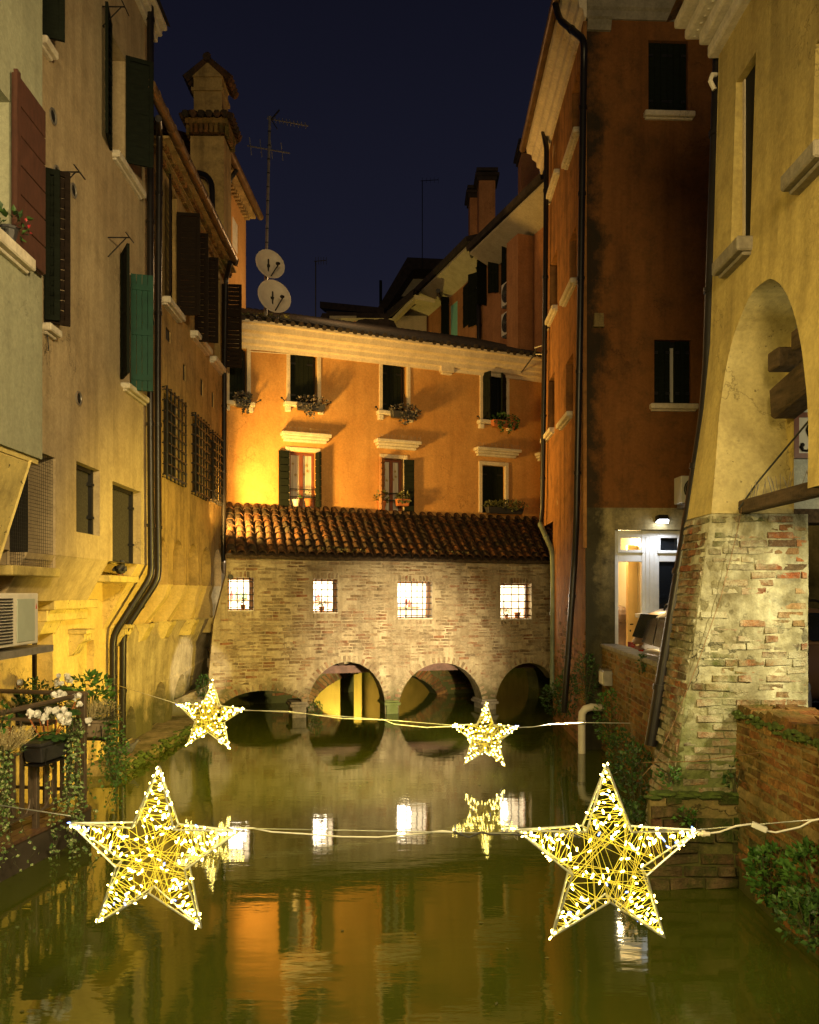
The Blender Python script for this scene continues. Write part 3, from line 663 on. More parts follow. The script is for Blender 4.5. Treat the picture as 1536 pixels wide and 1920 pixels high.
# ================================================================== drainpipes on the left
def drainpipe(label, pts, r, mat, collars=(), seg=10, rings=0):
    pts = [Vector(p) for p in pts]; t = thing('drainpipe', label, 'drainpipe', (pts[-1].x, pts[-1].y, pts[-1].z), 'drainpipes on the house walls')
    sm = []
    for i, p in enumerate(pts):                                     # rounded elbows
        if 0 < i < len(pts) - 1:
            a, b = (pts[i - 1] - p), (pts[i + 1] - p); k = min(.12, a.length * .4, b.length * .4)
            a_, b_ = p + a.normalized() * k, p + b.normalized() * k
            sm += [a_, a_ * .25 + p * .5 + b_ * .25, b_]
        else: sm.append(p)
    m = MB(); m.tube(sm, r, seg); m.build('pipe', mat, t, smooth=True)
    for i in range(len(pts) - 1):
        a, b = pts[i], pts[i + 1]; L = (b - a).length
        for k in range(int(L / 1.9) + (1 if L > .9 else 0)):
            c = a.lerp(b, (k + .5) / (int(L / 1.9) + 1)); d = (b - a).normalized()
            m = MB(); m.tube([c - d * .025, c + d * .025], r * 1.22, seg); m.build('collar', mat, t, smooth=True)
    return t
def wp(W, px, py, n): a = W.a(px, n); return W.pt(a, H + (HY - py) / F * W.pt(a, 0, n).y, n)
drainpipe('dark drainpipe down the corner of the cream house, running up past its roof', [wp(WL, 282, -60, .10), wp(WL, 282, 700, .10), wp(WL, 284, 1080, .10), wp(WLO, 212, 1192, .10), wp(WLO, 212, 1345, .10)], .050, M['pipe'])
drainpipe('dark drainpipe beginning under the ochre house gutter, next to the cream house', [wp(WL, 297, 222, .26), wp(WL, 299, 250, .12), wp(WL, 296, 700, .10), wp(WL, 297, 1085, .10), wp(WLO, 231, 1186, .12), wp(WLO, 229, 1405, .10)], .050, M['pipe'])
drainpipe('dark drainpipe at the far end of the ochre house, turning onto the brick bridge', [wp(WL, 431, 492, .30), wp(WL, 424, 520, .12), wp(WL, 421, 700, .10), wp(WL, 419, 1070, .10), P(433, 1082, 15.85)], .050, M['pipe'])
drainpipe('bent rainwater pipe beside the Venetian chimney', [P(362, 322, 16.7), P(388, 328, 16.6), P(398, 345, 16.5), P(398, 420, 16.5)], .055, M['pipe'])
drainpipe('rainwater pipe curling from the gutter of the narrow orange house', [wp(WT, 444, 318, .36), wp(WT, 431, 336, .2), wp(WT, 428, 360, .10), wp(WT, 430, 520, .10)], .050, M['pipe'])

# ================================================================== kerb, terrace
k = MB(); k.prism([(WLO.pt(aeo - 1.3, 0, 0).x, WLO.pt(aeo - 1.3, 0, 0).y), (WLO.pt(aeo - 1.3, 0, .45).x, WLO.pt(aeo - 1.3, 0, .45).y), (-3.86, 15.2), (-3.80, 16.25), (-4.6, 16.6)], lambda p, q, t: (p, q, t), -.6, .14)
o = k.build('kerb', M['kerb'], bevel=.03, seg=2); o['kind'] = 'structure'; o['label'] = 'mossy stone kerb along the foot of the ochre house'
C1 = Vector((-3.29, 8.45)); C2 = Vector((-3.86, 5.0)); CW = Vector((-4.33, 8.62)); ed = (C2 - C1).normalized()
t = MB(); t.prism([(C1.x, C1.y), (C2.x, C2.y), (-5.2, 5), (CW.x, CW.y)], lambda p, q, t: (p, q, t), -.5, .27); o = t.build('terrace', M['slab'], bevel=.01); o['kind'] = 'structure'; o['label'] = 'waterside terrace slab under the railing'
for i in range(9):
    q = MB(); off = .03 + i * .115; d0 = Vector((-.99, .14)); a_ = C1 + d0 * off + ed * .03; b_ = C2 + d0 * off
    x = d0 * .052
    q.prism([(a_ - x).to_tuple(), (a_ + x).to_tuple(), (b_ + x).to_tuple(), (b_ - x).to_tuple()], lambda p, r, t: (p, r, t), .272, .305); q.build('deck_board', M['deck'], o)
# ================================================================== brick laying
def unit_bricks(n=6, rough=.10):
    out = []
    for k in range(n):
        r = random.Random(50 + k); j = lambda s: r.uniform(-s, s); v = []
        for y, ins in ((0, 0), (.7, .0), (1, .07)):
            for x, z in ((-.5, -.5), (.5, -.5), (.5, .5), (-.5, .5)):
                v.append((x * (1 - ins * .45) + j(rough * .28), y + (j(rough * 2.2) if y else 0), z * (1 - ins * 2.2) + j(rough * 1.3)))
        f = [(0, 4, 5, 1), (1, 5, 6, 2), (2, 6, 7, 3), (3, 7, 4, 0), (4, 8, 9, 5), (5, 9, 10, 6), (6, 10, 11, 7), (7, 11, 8, 4), (8, 11, 10, 9)]
        out.append((v, [q[::-1] for q in f]))
    return out
UB = unit_bricks()
def brick_meshes(mat):
    r = []
    for v, f in UB:
        me = bpy.data.meshes.new('brick'); me.from_pydata(v, [], f); me.materials.append(mat); r.append(me)
    return r
def wallM(W, a, z, n, l, dp, h, rot=0.0):
    p = W.pt(a, z, n); B = Matrix(((W.u.x, W.n.x, 0, p.x), (W.u.y, W.n.y, 0, p.y), (0, 0, 1, p.z), (0, 0, 0, 1)))
    return B @ Matrix.Rotation(rot, 4, 'Y') @ Matrix.Diagonal((l, dp, h, 1))
def courses(a0, a1, z0, z1, inside, L=.25, Hh=.056, J=.012, keep=1., seed=1, wob=.004):
    r = random.Random(seed); out = []; z = z0; k = 0
    while z + Hh < z1:
        a = a0 - (L / 2 if k % 2 else 0) - r.uniform(0, .05)
        while a < a1:
            l = L * r.choice((1, 1, 1, .96, .52)) * r.uniform(.93, 1.06)
            b0, b1 = max(a, a0), min(a + l, a1)
            if b1 - b0 > .05 and r.random() < keep and all(inside(x, y) for x in (b0 + .01, b1 - .01) for y in (z + .006, z + Hh - .006)):
                out.append(((b0 + b1) / 2, z + Hh / 2 + r.uniform(-wob, wob), b1 - b0 - J, Hh * r.uniform(.92, 1.04), r.uniform(-.02, .02)))
            a += l
        z += Hh + J; k += 1
    return out
def lay(parent, W, items, mat, proud=.014, nf=None, limit=300, jit=.008, seed=3, depth=.035):
    r = random.Random(seed); me = brick_meshes(mat); nf = nf or (lambda a, z: 0.)
    def size(t): return t[2] * t[3] / (W.pt(t[0], t[1]) - Vector((0, 0, H))).length ** 2
    items = sorted(items, key=size, reverse=True); m = MB()
    for i, (a, z, l, h, rot) in enumerate(items):
        pr = depth + proud + r.uniform(-jit, jit); Mx = wallM(W, a, z, nf(a, z) - depth, l, pr, h, rot)
        if i < limit: inst(me[r.randrange(len(me))], 'brick', parent, Mx)
        else:
            v, f = UB[r.randrange(len(UB))]; m.add([Mx @ Vector(q) for q in v], f)
    if m.v: o = m.build('brick_courses', mat, parent); o['kind'] = 'stuff'
def ring(c, z, rx, rz, n, w, lo=0, hi=math.pi, out=.10):
    """Bricks on edge round an arch."""
    o = []
    for i in range(n):
        t = lo + (hi - lo) * (i + .5) / n
        o.append((c + (rx + out / 2 + .01) * math.cos(t), z + (rz + out / 2 + .01) * math.sin(t), w, out, math.pi / 2 - t))
    return o

def rough_face(m, W, a0f, a1f, z0, z1, na, nz, amp, sc, nf=None):
    nf = nf or (lambda a, z: 0.); k = len(m.v)
    for j in range(nz + 1):
        z = z0 + (z1 - z0) * j / nz; b0, b1 = a0f(z), a1f(z)
        for i in range(na + 1):
            a = b0 + (b1 - b0) * i / na; p = W.pt(a, z); d = noise.fractal(p * sc, 1.0, 2.0, 5); m.v.append(tuple(W.pt(a, z, nf(a, z) + .003 + amp * d)))
    for j in range(nz):
        for i in range(na): q = k + j * (na + 1) + i; m.f.append((q, q + 1, q + na + 2, q + na + 1)); m.mi.append(m.cur)
# ================================================================== the covered brick bridge
br = thing('covered_bridge', 'low brick covered bridge with four lit windows and a clay tile roof', 'bridge', WG.pt(3.4, 0, 0))
ga = WG.a; A1 = ga(1046)
def gz(px, py): return WG.z(px, py)
zl, zr = gz(430, 1037), gz(1035, 1049)
def arch_at(p0, p1, ys, yc):
    a, b = ga(p0), ga(p1); s = gz((p0 + p1) / 2, ys); return (a + b) / 2, (b - a) / 2, s, gz((p0 + p1) / 2, yc) - s
AR = [arch_at(408, 578, 1338, 1295), arch_at(577, 722, 1326, 1241), arch_at(748, 905, 1326, 1243), arch_at(929, 1052, 1322, 1243)]
outer = [(-.7, -.5)]
for c, rx, s, rz in AR:
    outer += [(c - rx, -.5)] + [p for p in arcpts(c, rx, s, rz, 20)[::-1] if p[0] < A1 - .01]
    if c + rx < A1: outer += [(c + rx, -.5)]
outer = [p for p in outer if p[0] < A1]
last = outer[-1]
if last[1] < 0: outer += [(A1, -.5)]
outer += [(A1, zr), (ga(425), zl), (ga(424), gz(424, 1078)), (ga(401), gz(401, 1165)), (ga(390), gz(390, 1285)), (ga(372), .62), (-.7, .40)]
gw = [WG.r(427, 476, 1083, 1146), WG.r(587, 634, 1086, 1150), WG.r(746, 811, 1090, 1161), WG.r(939, 997, 1094, 1162)]
TH = .42
m = MB(); m.sheet(WG, outer, [loop(r) for r in gw], TH); m.build('wall', M['mortar'], br)
def in_arch(a, z, g=.0):
    for c, rx, s, rz in AR:
        if abs(a - c) < rx + g and (z < s or ((a - c) / (rx + g)) ** 2 + ((z - s) / (rz + g)) ** 2 < 1): return True
    return False
def ztop(a): return zl + (zr - zl) * a / A1 - .03
LE = [(-.5, -.2), (.62, ga(374)), (gz(390, 1285), ga(392)), (gz(401, 1165), ga(403)), (gz(424, 1078), ga(427)), (9, ga(427))]
def lefte(z):
    for (z0, a0), (z1, a1) in zip(LE, LE[1:]):
        if z <= z1: return a0 + (a1 - a0) * (z - z0) / (z1 - z0)
    return LE[-1][1]
def ok(a, z): return a > lefte(z) and z < ztop(a) and not in_arch(a, z, .14) and not any(r[0] - .01 < a < r[1] + .01 and r[2] - .10 < z < r[3] + .13 for r in gw)
it = courses(.02, A1 - .02, .02, 3.3, ok, .25, .052, .014, .88, 5)
rg = []
for (c, rx, s, rz), k in zip(AR, (24, 28, 28, 20)): rg += [t for t in ring(c, s, rx, rz, k, .058, out=.12) if 0 < t[0] < A1]
for r in gw:
    k = int((r[1] - r[0]) / .07); rg += [(r[0] + (r[1] - r[0]) * (i + .5) / k, r[3] + .065, .055, .115, 0) for i in range(k)] + [(r[0] + (r[1] - r[0]) * (i + .5) / k, r[2] - .055, .055, .085, 0) for i in range(k)]
lay(br, WG, it + rg, M['brick_bridge'], .006, limit=300, jit=.010)
for px, w_, y0 in ((735, 12.5, 1313), (917, 14, 1311), (561, 15, 1316)):     # piers with moulded caps standing in the water
    m = MB(); a0, a1 = ga(px - w_), ga(px + w_); z1 = gz(px, y0)
    m.wbox(WG, a0 + .02, a1 - .02, -.5, z1 - .10, -.5, .03); m.wbox(WG, a0 - .03, a1 + .03, z1 - .10, z1 - .045, -.55, .065); m.wbox(WG, a0 - .005, a1 + .005, z1 - .044, z1, -.53, .035); m.build('pier', M['greystone'] if px != 735 else M['mortar_pier'], br, bevel=.012, seg=2)  # middle pier alone in pale mortar: floodlight put into its colour
# the room behind the windows
rm = MB(); z0, z1 = 1.85, 3.12; N0, N1 = -TH - .004, -1.75
p = WG.pt; b0, b1 = ga(424), A1 - .05
for q in ([(b0, z0, N0), (b1, z0, N0), (b1, z0, N1), (b0, z0, N1)], [(b0, z1, N0), (b0, z1, N1), (b1, z1, N1), (b1, z1, N0)], [(b0, z0, N1), (b1, z0, N1), (b1, z1, N1), (b0, z1, N1)], [(b0, z0, N0), (b0, z0, N1), (b0, z1, N1), (b0, z1, N0)], [(b1, z0, N0), (b1, z1, N0), (b1, z1, N1), (b1, z0, N1)]): rm.quad(*[p(*t) for t in q])
rm.build('room', flat('white_room', (.78, .74, .66), .8, .03), br)
RMAT = [flat('shelf_brown', (.30, .16, .07)), flat('jar_red', (.55, .06, .05)), flat('jar_white', (.8, .8, .76)), flat('jar_green', (.16, .24, .12)), flat('jar_blue', (.12, .2, .35))]
for i, r in enumerate(gw):
    a0, a1, z0, z1 = r; t = .045; wd_ = MB(); nn = -.27
    wd_.wbox(WG, a0 + .002, a0 + t, z0 + .002, z1 - .002, nn, nn + .07); wd_.wbox(WG, a1 - t - .03, a1 - .002, z0 + .002, z1 - .002, nn, nn + .07); wd_.wbox(WG, a0 + t, a1 - t - .03, z0 + .002, z0 + t, nn + .001, nn + .069); wd_.wbox(WG, a0 + t, a1 - t - .03, z1 - t, z1 - .002, nn + .001, nn + .069)
    f = wd_.build('window', M['wood_warm'], br, bevel=.004)
    q = MB(); nv, nh = (4, 5) if i != 2 else (6, 6); 
    for k in range(nv): a = a0 + (a1 - a0) * (k + .55) / (nv + .2); q.bar(p(a, z0 - .02, -.05), p(a, z1 + .02, -.05), .019)
    for k in range(nh): z = z0 + (z1 - z0) * (k + .6) / (nh + .2); q.bar(p(a0 - .02, z, -.062), p(a1 + .02, z, -.062), .019)
    q.build('window_grille', M['iron'], f)
    q = MB(); q.wbox(WG, a0 + .002, a1 - .002, z0 + .001, z0 + .02, nn + .07, .015); q.build('sill', M['stone'], f)
    c = p((a0 + a1) / 2 - .1, 2.45, -1.0); lamp('POINT', 'room_lamp', c, 150, (1, .84, .60), size=.30)
    rr = random.Random(i + 4)
    sf = MB(); sf.wbox(WG, a0 - .1, a1 + .2, z0 + .20, z0 + .225, -1.74, -1.55); s_o = sf.build('shelf', RMAT[0], br)
    for k in range(6):
        q = MB(); x = a0 + (a1 - a0) * k / 5.2; q.lathe(p(x, z0 + .226, -1.62), [(.03, 0), (.035, .08), (.02, .11 + .05 * rr.random()), (.015, .13 + .05 * rr.random())], 8); q.build('jar', RMAT[1 + rr.randrange(4)], s_o)
def potted(W, a, z, n, s, label, mat='leaf', pot='terracotta', cnt=40):
    c = W.pt(a, z, n); t = thing('potted_plant', label, 'potted plant', c, 'potted plants on window sills')
    q = MB(); q.lathe(c, [(.05 * s, 0), (.07 * s, .11 * s), (.08 * s, .115 * s), (.08 * s, .14 * s), (.065 * s, .14 * s)], 12); q.build('pot', M[pot], t, smooth=True)
    q = MB(); leaves(q, c + Vector((0, 0, .20 * s)), .10 * s, .10 * s, .09 * s, cnt, .06 * s, .04 * s); o = q.build('foliage', M[mat], t); o['kind'] = 'stuff'
    return t
potted(WG, ga(457), gw[0][2] + .022, -.15, .75, 'small terracotta pot behind the grille of the lit bridge window by the drainpipe')
potted(WG, ga(606), gw[1][2] + .022, -.15, .8, 'terracotta pot with a bushy plant in the second lit bridge window')
potted(WG, ga(955), gw[3][2] + .022, -.15, .6, 'smaller of the two terracotta pots in the lit bridge window beside the red house')
potted(WG, ga(976), gw[3][2] + .022, -.16, .95, 'larger terracotta pot in the lit bridge window beside the red house', cnt=6)
cd = thing('candlestick', 'white candlestick with a red candle in the largest lit bridge window', 'candlestick', p(ga(766), gw[2][2] + .022, -.16))
q = MB(); q.lathe(rootloc(cd), [(.045, 0), (.04, .02), (.015, .05), (.018, .18), (.03, .22), (.012, .26)], 10); q.build('stand', RMAT[2], cd, smooth=True)
q = MB(); q.lathe(rootloc(cd) + Vector((0, 0, .262)), [(.022, 0), (.03, .08), (.018, .14)], 10); q.build('candle', RMAT[1], cd, smooth=True)
# roof of barrel tiles
def Ee(t): a = ga(432) + (A1 - ga(432)) * t; return WG.pt(a, zl + (zr - zl) * t - .015, .20)
def Tt(t): px = 430 + (1018 - 430) * t; return Vector((*WO.pt(WO.a(px), 0, .03).xy, WO.z(px, 947 + (974 - 947) * t)))
m = MB(); NC = 36
for k in range(NC):                                               # hollow courses between the rows
    t0, t1 = k / NC, (k + 1) / NC
    for j in range(6):
        s0, s1 = t0 + (t1 - t0) * j / 6, t0 + (t1 - t0) * (j + 1) / 6
        d0, d1 = -.035 * math.sin(math.pi * j / 6), -.035 * math.sin(math.pi * (j + 1) / 6)
        m.quad(Ee(s0) + Vector((0, 0, d0)), Ee(s1) + Vector((0, 0, d1)), Tt(s1) + Vector((0, 0, d1)), Tt(s0) + Vector((0, 0, d0)))
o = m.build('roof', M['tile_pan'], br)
m = MB(); aL = ga(425); m.hexa([WG.pt(aL, zl - .10, -.05), WG.pt(A1, zr - .10, -.05), WG.pt(A1, zr - .10, .10), WG.pt(aL, zl - .10, .10), WG.pt(aL, zl - .03, -.05), WG.pt(A1, zr - .03, -.05), WG.pt(A1, zr - .03, .14), WG.pt(aL, zl - .03, .14)]); m.build('eaves_board', M['wood_old'], br)
tme = []
for k in range(4):
    q = MB(); sg = 6; th = .014
    for y, r_ in ((0, .088), (.40, .068)):
        for i in range(sg + 1): c = math.pi * i / sg; q.v.append((r_ * math.cos(c), y, r_ * .85 * math.sin(c)))
    for y, r_ in ((0, .088 - th), (.40, .068 - th)):
        for i in range(sg + 1): c = math.pi * i / sg; q.v.append((r_ * math.cos(c), y, r_ * .85 * math.sin(c)))
    w_ = sg + 1
    for i in range(sg): q.f += [(i, i + 1, w_ + i + 1, w_ + i), (2 * w_ + i, i, i + 1, 2 * w_ + i + 1)[::-1]]
    q.mi = [0] * len(q.f); me = bpy.data.meshes.new('tile'); me.from_pydata([(x + R.uniform(-.004, .004), y, z + R.uniform(-.003, .003)) for x, y, z in q.v], [], q.f); me.materials.append(M['tile']); me.polygons.foreach_set('use_smooth', [True] * len(me.polygons))
    try: me.set_sharp_from_angle(angle=rad(50))
    except Exception: pass
    tme.append(me)
its = []
for k in range(NC + 1):
    t = k / NC; a, b = Ee(t), Tt(t); L = (b - a).length; nr = max(7, int(L / .31))
    y = (b - a).normalized(); x = (Ee(min(1, t + .01)) - Ee(min(1, t + .01) - .02)).normalized(); z = x.cross(y).normalized(); x = y.cross(z)
    for j in range(nr):
        c = a + y * (L * j / nr - .05) + z * (.012 + .02 * 0) + x * R.uniform(-.012, .012)
        rt = Matrix.Rotation(R.uniform(-.05, .05), 3, z) @ Matrix.Rotation(-.05 + R.uniform(-.02, .02), 3, x)
        xx, yy, zz = rt @ x, rt @ y, rt @ z
        its.append((j, Matrix(((xx.x, yy.x, zz.x, c.x), (xx.y, yy.y, zz.y, c.y), (xx.z, yy.z, zz.z, c.z + .012), (0, 0, 0, 1)))))
its.sort(key=lambda t: t[0]); q = MB()
for i, (j, Mx) in enumerate(its):
    me = tme[R.randrange(4)]
    if i < 300: inst(me, 'tile', br, Mx)
    else: q.add([Mx @ v.co for v in me.vertices], [tuple(f.vertices) for f in me.polygons])
if q.v: o = q.build('tile_rows', M['tile'], br, smooth='all'); o['kind'] = 'stuff'
q = MB(); leaves(q, Ee(.25) + Vector((0, .12, .09)), .9, .12, .05, 160, .05, .03); leaves(q, Ee(.6) + Vector((0, .14, .10)), .7, .12, .04, 90, .04, .03); o = q.build('roof_moss', M['leaf_olive'], br); o['kind'] = 'stuff'
# under the bridge
m = MB(); m.wbox(WG, .1, A1 + .6, gz(650, 1269), gz(650, 1254), -.95, -.75); m.build('beam', flat('rusty_iron', (.16, .085, .06), .7, .4), br, label='long rusty beam under the bridge')
for i in range(12):
    q = MB(); a = .4 + i * .58; q.wbox(WG, a, a + .13, gz(650, 1253), gz(650, 1238), -1.6, -.72); q.build('joist', M['wood_old'], br)
q = MB(); q.wbox(WG, .05, A1 + .6, gz(650, 1253) + .001, gz(650, 1236), -1.05, -1.0); q.build('infill', M['mortar'], br)
q = MB(); q.wbox(WG, .05, A1 + 1.2, 1.32, 1.36, -1.9, -TH - .003); q.build('floor_deck', M['wood_old'], br)

# ================================================================== the orange house behind the bridge
oh = thing('house', 'orange house behind the covered bridge with dark shutters and flower boxes', 'house', WO.pt(3.6, 0, -1))
oa = WO.a; oz = WO.z; AO = oa(1034)
zc_ = oz(480, 652); ztp = oz(480, 616)
U = [WO.r(430, 463, 652, 754), WO.r(544, 595, 664, 757), WO.r(717, 763, 683, 773), WO.r(905, 949, 700, 790)]
Lw = [WO.r(543, 593, 847, 952), WO.r(719, 757, 860, 958), WO.r(904, 947, 873, 962)]
m = MB(); m.facade(WO, 0, AO, 2.2, zc_ + .2, U + Lw, .22); m.quad(WO.pt(0, 2.2, 0), WO.pt(0, 8.6, 0), WO.pt(0, 8.6, -5), WO.pt(0, 2.2, -5)); m.build('wall', M['orange'], oh)
def frame(r, w, n1, top=True, bot=False, mat='trim', name='window'):
    m = MB(); a0, a1, z0, z1 = r
    m.wbox(WO, a0 - w, a0 + .001, z0, z1 + (w if top else 0), -.05, n1); m.wbox(WO, a1 - .001, a1 + w, z0, z1 + (w if top else 0), -.05, n1)
    if top: m.wbox(WO, a0 + .002, a1 - .002, z1 - .001, z1 + w - .001, -.05, n1 - .001)
    return m.build(name, M[mat], oh, bevel=.008)
def boards(parent, W, r, n, k, mat, th=.04, label=None, name='shutter'):
    m = MB(); m.wbox(W, r[0], r[1], r[2], r[3], n - .02, n); o = m.build(name, mat, parent, label=label)
    for i in range(k):
        q = MB(); w_ = (r[1] - r[0]) / k; q.wbox(W, r[0] + w_ * i + .004, r[0] + w_ * (i + 1) - .004, r[2] + .004, r[3] - .004, n + .001, n + th * .5); q.build('plank', mat, o)
    for f in (.18, .82):
        z = r[2] + (r[3] - r[2]) * f
        for s in (0, 1): q = MB(); q.wbox(W, r[0] + .002 + s * (r[1] - r[0]) * .72, r[0] + (r[1] - r[0]) * (.26 + s * .72), z - .02, z + .02, n + th * .5 + .001, n + th * .5 + .012); q.build('hinge', M['iron'], o)
    return o
for i, r in enumerate(U):
    f = frame(r, .085, .035)
    pane(f, WO, r, -.215, M['glass'], 'pane')
    if i < 3: boards(oh, WO, (r[0] + .004, r[1] - .004 - (.10 if i == 2 else .06), r[2], r[3] - .004), -.12, 5, M['shut_dark'])
    else:
        shutter(oh, WO, r[0] + .01, 1, 70, .25, r[2] + .02, r[3] - .03, M['shut_dark'], slats=0, boards=3); shutter(oh, WO, r[1] - .02, -1, 42, .30, r[2] + .02, r[3] - .03, M['shut_dark'], slats=0, boards=3)
    s = MB(); s.wbox(WO, r[0] - .16, r[1] + .16, r[2] - .10, r[2] - .002, -.1, .17); s.wbox(WO, r[0] - .13, r[0] - .0, r[2] - .22, r[2] - .101, 0, .11); s.wbox(WO, r[1] + .0, r[1] + .13, r[2] - .22, r[2] - .101, 0, .11); s.build('sill', M['stone'], oh, bevel=.014)
    for sg, a in ((-1, r[0] - .15), (1, r[1] + .15)):
        q = MB(); q.tube([WO.pt(a, r[2] - .02, .1), WO.pt(a + sg * .05, r[2], .22), WO.pt(a + sg * .09, r[2] + .02, .24)], .012, 5); q.ball(WO.pt(a + sg * .10, r[2] + .03, .24), .028, 6, 4); q.build('shutter_catch', M['iron'], oh)
for x0, x1, y in ((525, 617, 822), (701, 784, 835), (888, 970, 850), (1003, 1030, 858)):
    a0, a1 = oa(x0), oa(x1); zz = oz((x0 + x1) / 2, y); m = MB()
    m.wbox(WO, a0, a1, zz + .02, zz + .10, -.05, .24); m.wbox(WO, a0 + .04, a1 - .04, zz - .04, zz + .019, -.05, .17); m.wbox(WO, a0 + .08, a1 - .08, zz - .10, zz - .041, -.05, .10); lo = m.build('lintel_hood', M['stone'], oh, bevel=.012)
    q = MB(); k = int((a1 - a0) / .05)
    for i in range(k): a = a0 + (a1 - a0) * (i + .5) / k; q.bar(WO.pt(a, zz + .10, .16), WO.pt(a + R.uniform(-.02, .02), zz + .21, .19 + R.uniform(-.04, .04)), .004)
    q.build('bird_spikes', M['lead'], lo)['kind'] = 'stuff'
for i, r in enumerate(Lw):
    f = frame(r, .095, .03)
    if i < 2:
        q = MB(); a0, a1, z0, z1 = r; n0 = -.20; t = .06
        for a in (a0 + .003, (a0 + a1) / 2 - t * .7, a1 - t - .003): q.wbox(WO, a, a + t * (1.4 if a0 + .01 < a < a1 - t - .01 else 1), z0, z1 - .003, n0, n0 + .06)
        q.wbox(WO, a0 + t + .004, a1 - t - .004, z1 - t, z1 - .004, n0 + .001, n0 + .058); q.build('casement', M['wood_red'], f, bevel=.006)
        pane(f, WO, r, -.198, M['curtain'], 'curtain')
        st = MB()
        for (u_, v_) in ((.2, .8), (.3, .6), (.72, .78), (.62, .62), (.75, .68)):
            c = (a0 + (a1 - a0) * u_, z0 + (z1 - z0) * v_); pl = [(c[0] + (.045 if k % 2 == 0 else .018) * math.sin(k * math.pi / 5), c[1] + (.045 if k % 2 == 0 else .018) * math.cos(k * math.pi / 5)) for k in range(10)]
            st.prism(pl, lambda a, z, t: WO.pt(a, z, t), -.19, -.186)
        st.build('paper_star', flat('gold_paper', (.28, .20, .06)), f)
        q = MB(); q.bar(WO.pt(a0, z0 + .42, -.02), WO.pt(a1, z0 + .42, -.02), .022); q.bar(WO.pt(a0, z0 + .25, -.02), WO.pt(a1, z0 + .25, -.02), .022); q.build('rail', M['iron'], f)
    else: boards(oh, WO, (r[0] + .004, r[1] - .004, r[2], r[3] - .004), -.10, 4, M['shut_dark'])
def slat_shutter(a, sg, ang, w, z0, z1, k, mat, label=None):
    L = leaf_frame(WO, a, sg, ang, w); m = MB(); m.wbox(L, 0, w, z0, z1, -.012, .012); o = m.build('shutter', mat, oh, label=label)
    for i in range(k):
        q = MB(); z = z0 + (z1 - z0) * i / k; q.wbox(L, .01, w - .01, z + .012, z + (z1 - z0) / k - .008, .013, .034); q.wbox(L, .01, w - .01, z + .012, z + (z1 - z0) / k - .008, -.034, -.013); q.build('slat', mat, o)
r = Lw[0]; slat_shutter(r[0] - .01, -1, 12, .26, r[2], r[3] - .01, 8, M['shut_dark']); slat_shutter(r[1] + .0, 1, 82, .22, r[2], r[3] - .01, 8, M['shut_dark'])
r = Lw[1]; slat_shutter(r[0] - .0, -1, 52, .26, r[2], r[3] - .01, 9, M['wood_warm'], 'slatted shutter with orange lamplight put into its brown'); slat_shutter(r[1] + .0, 1, 14, .25, r[2], r[3] - .01, 9, M['shut_dark'])  # warm wood on one leaf: lamplight on the slats put into colour
# cornice, eaves, roof
prof = [(0, zc_ - .05), (.05, zc_ - .05), (.07, zc_ + .02), (.14, zc_ + .05), (.15, zc_ + .14), (.22, zc_ + .17), (.24, zc_ + .24), (.36, zc_ + .27), (.38, ztp - .04), (.46, ztp - .02), (.46, ztp + .04), (0, ztp + .04)]
m = MB(); m.prism(prof, lambda p, q, t: WO.pt(t, q, p), -.02, AO); m.build('cornice', M['trim'], oh)
m = MB(); m.add([WO.pt(-.05, ztp + .05, .50), WO.pt(AO, ztp + .05, .50), WO.pt(AO, ztp + 1.9, -4.4), WO.pt(-.05, ztp + 1.9, -4.4)], [(0, 1, 2, 3)])
for k in range(46): a = AO * (k + .5) / 46; m.tube([WO.pt(a, ztp + .045 + R.uniform(-.01, .01), .50 + R.uniform(-.04, .04)), WO.pt(a, ztp + .42, -.47), WO.pt(a, ztp + 1.89, -4.3)], .058, 6)
m.build('roof', M['roof_dark'], oh)
q = MB(); leaves(q, WO.pt(oa(480), ztp + .14, .35), .7, .2, .05, 120, .07, .04); o = q.build('roof_weeds', M['leaf_olive'], oh); o['kind'] = 'stuff'
q = MB(); zj = oz(836, 690); q.wbox(WO, oa(823), oa(848), zj - .13, zj + .10, 0, .14); q.wbox(WO, oa(826), oa(845), zj - .18, zj - .131, 0, .10); q.build('junction_box', M['trim'], oh, bevel=.01)
for dz in (0, .05):
    q = MB(); pts = [WO.pt(oa(x), oz(x, y) - dz, .03 if x < 1000 else .05) for x, y in ((468, 655), (540, 660), (640, 668), (720, 674), (790, 679), (812, 684), (826, 692))]; q.tube(pts, .014, 5)
    q.tube([WO.pt(oa(x), oz(x, y) - dz, .03) for x, y in ((846, 692), (862, 686), (885, 690), (930, 695), (985, 700))], .014, 5); q.build('cable', M['trim'], oh)
q = MB(); q.tube([WO.pt(oa(975), oz(975, 700), .05), P(1002, 665, 17.6), P(1006, 652, 17.4)], .016, 5); q.build('cable', M['cable_dark'], oh)
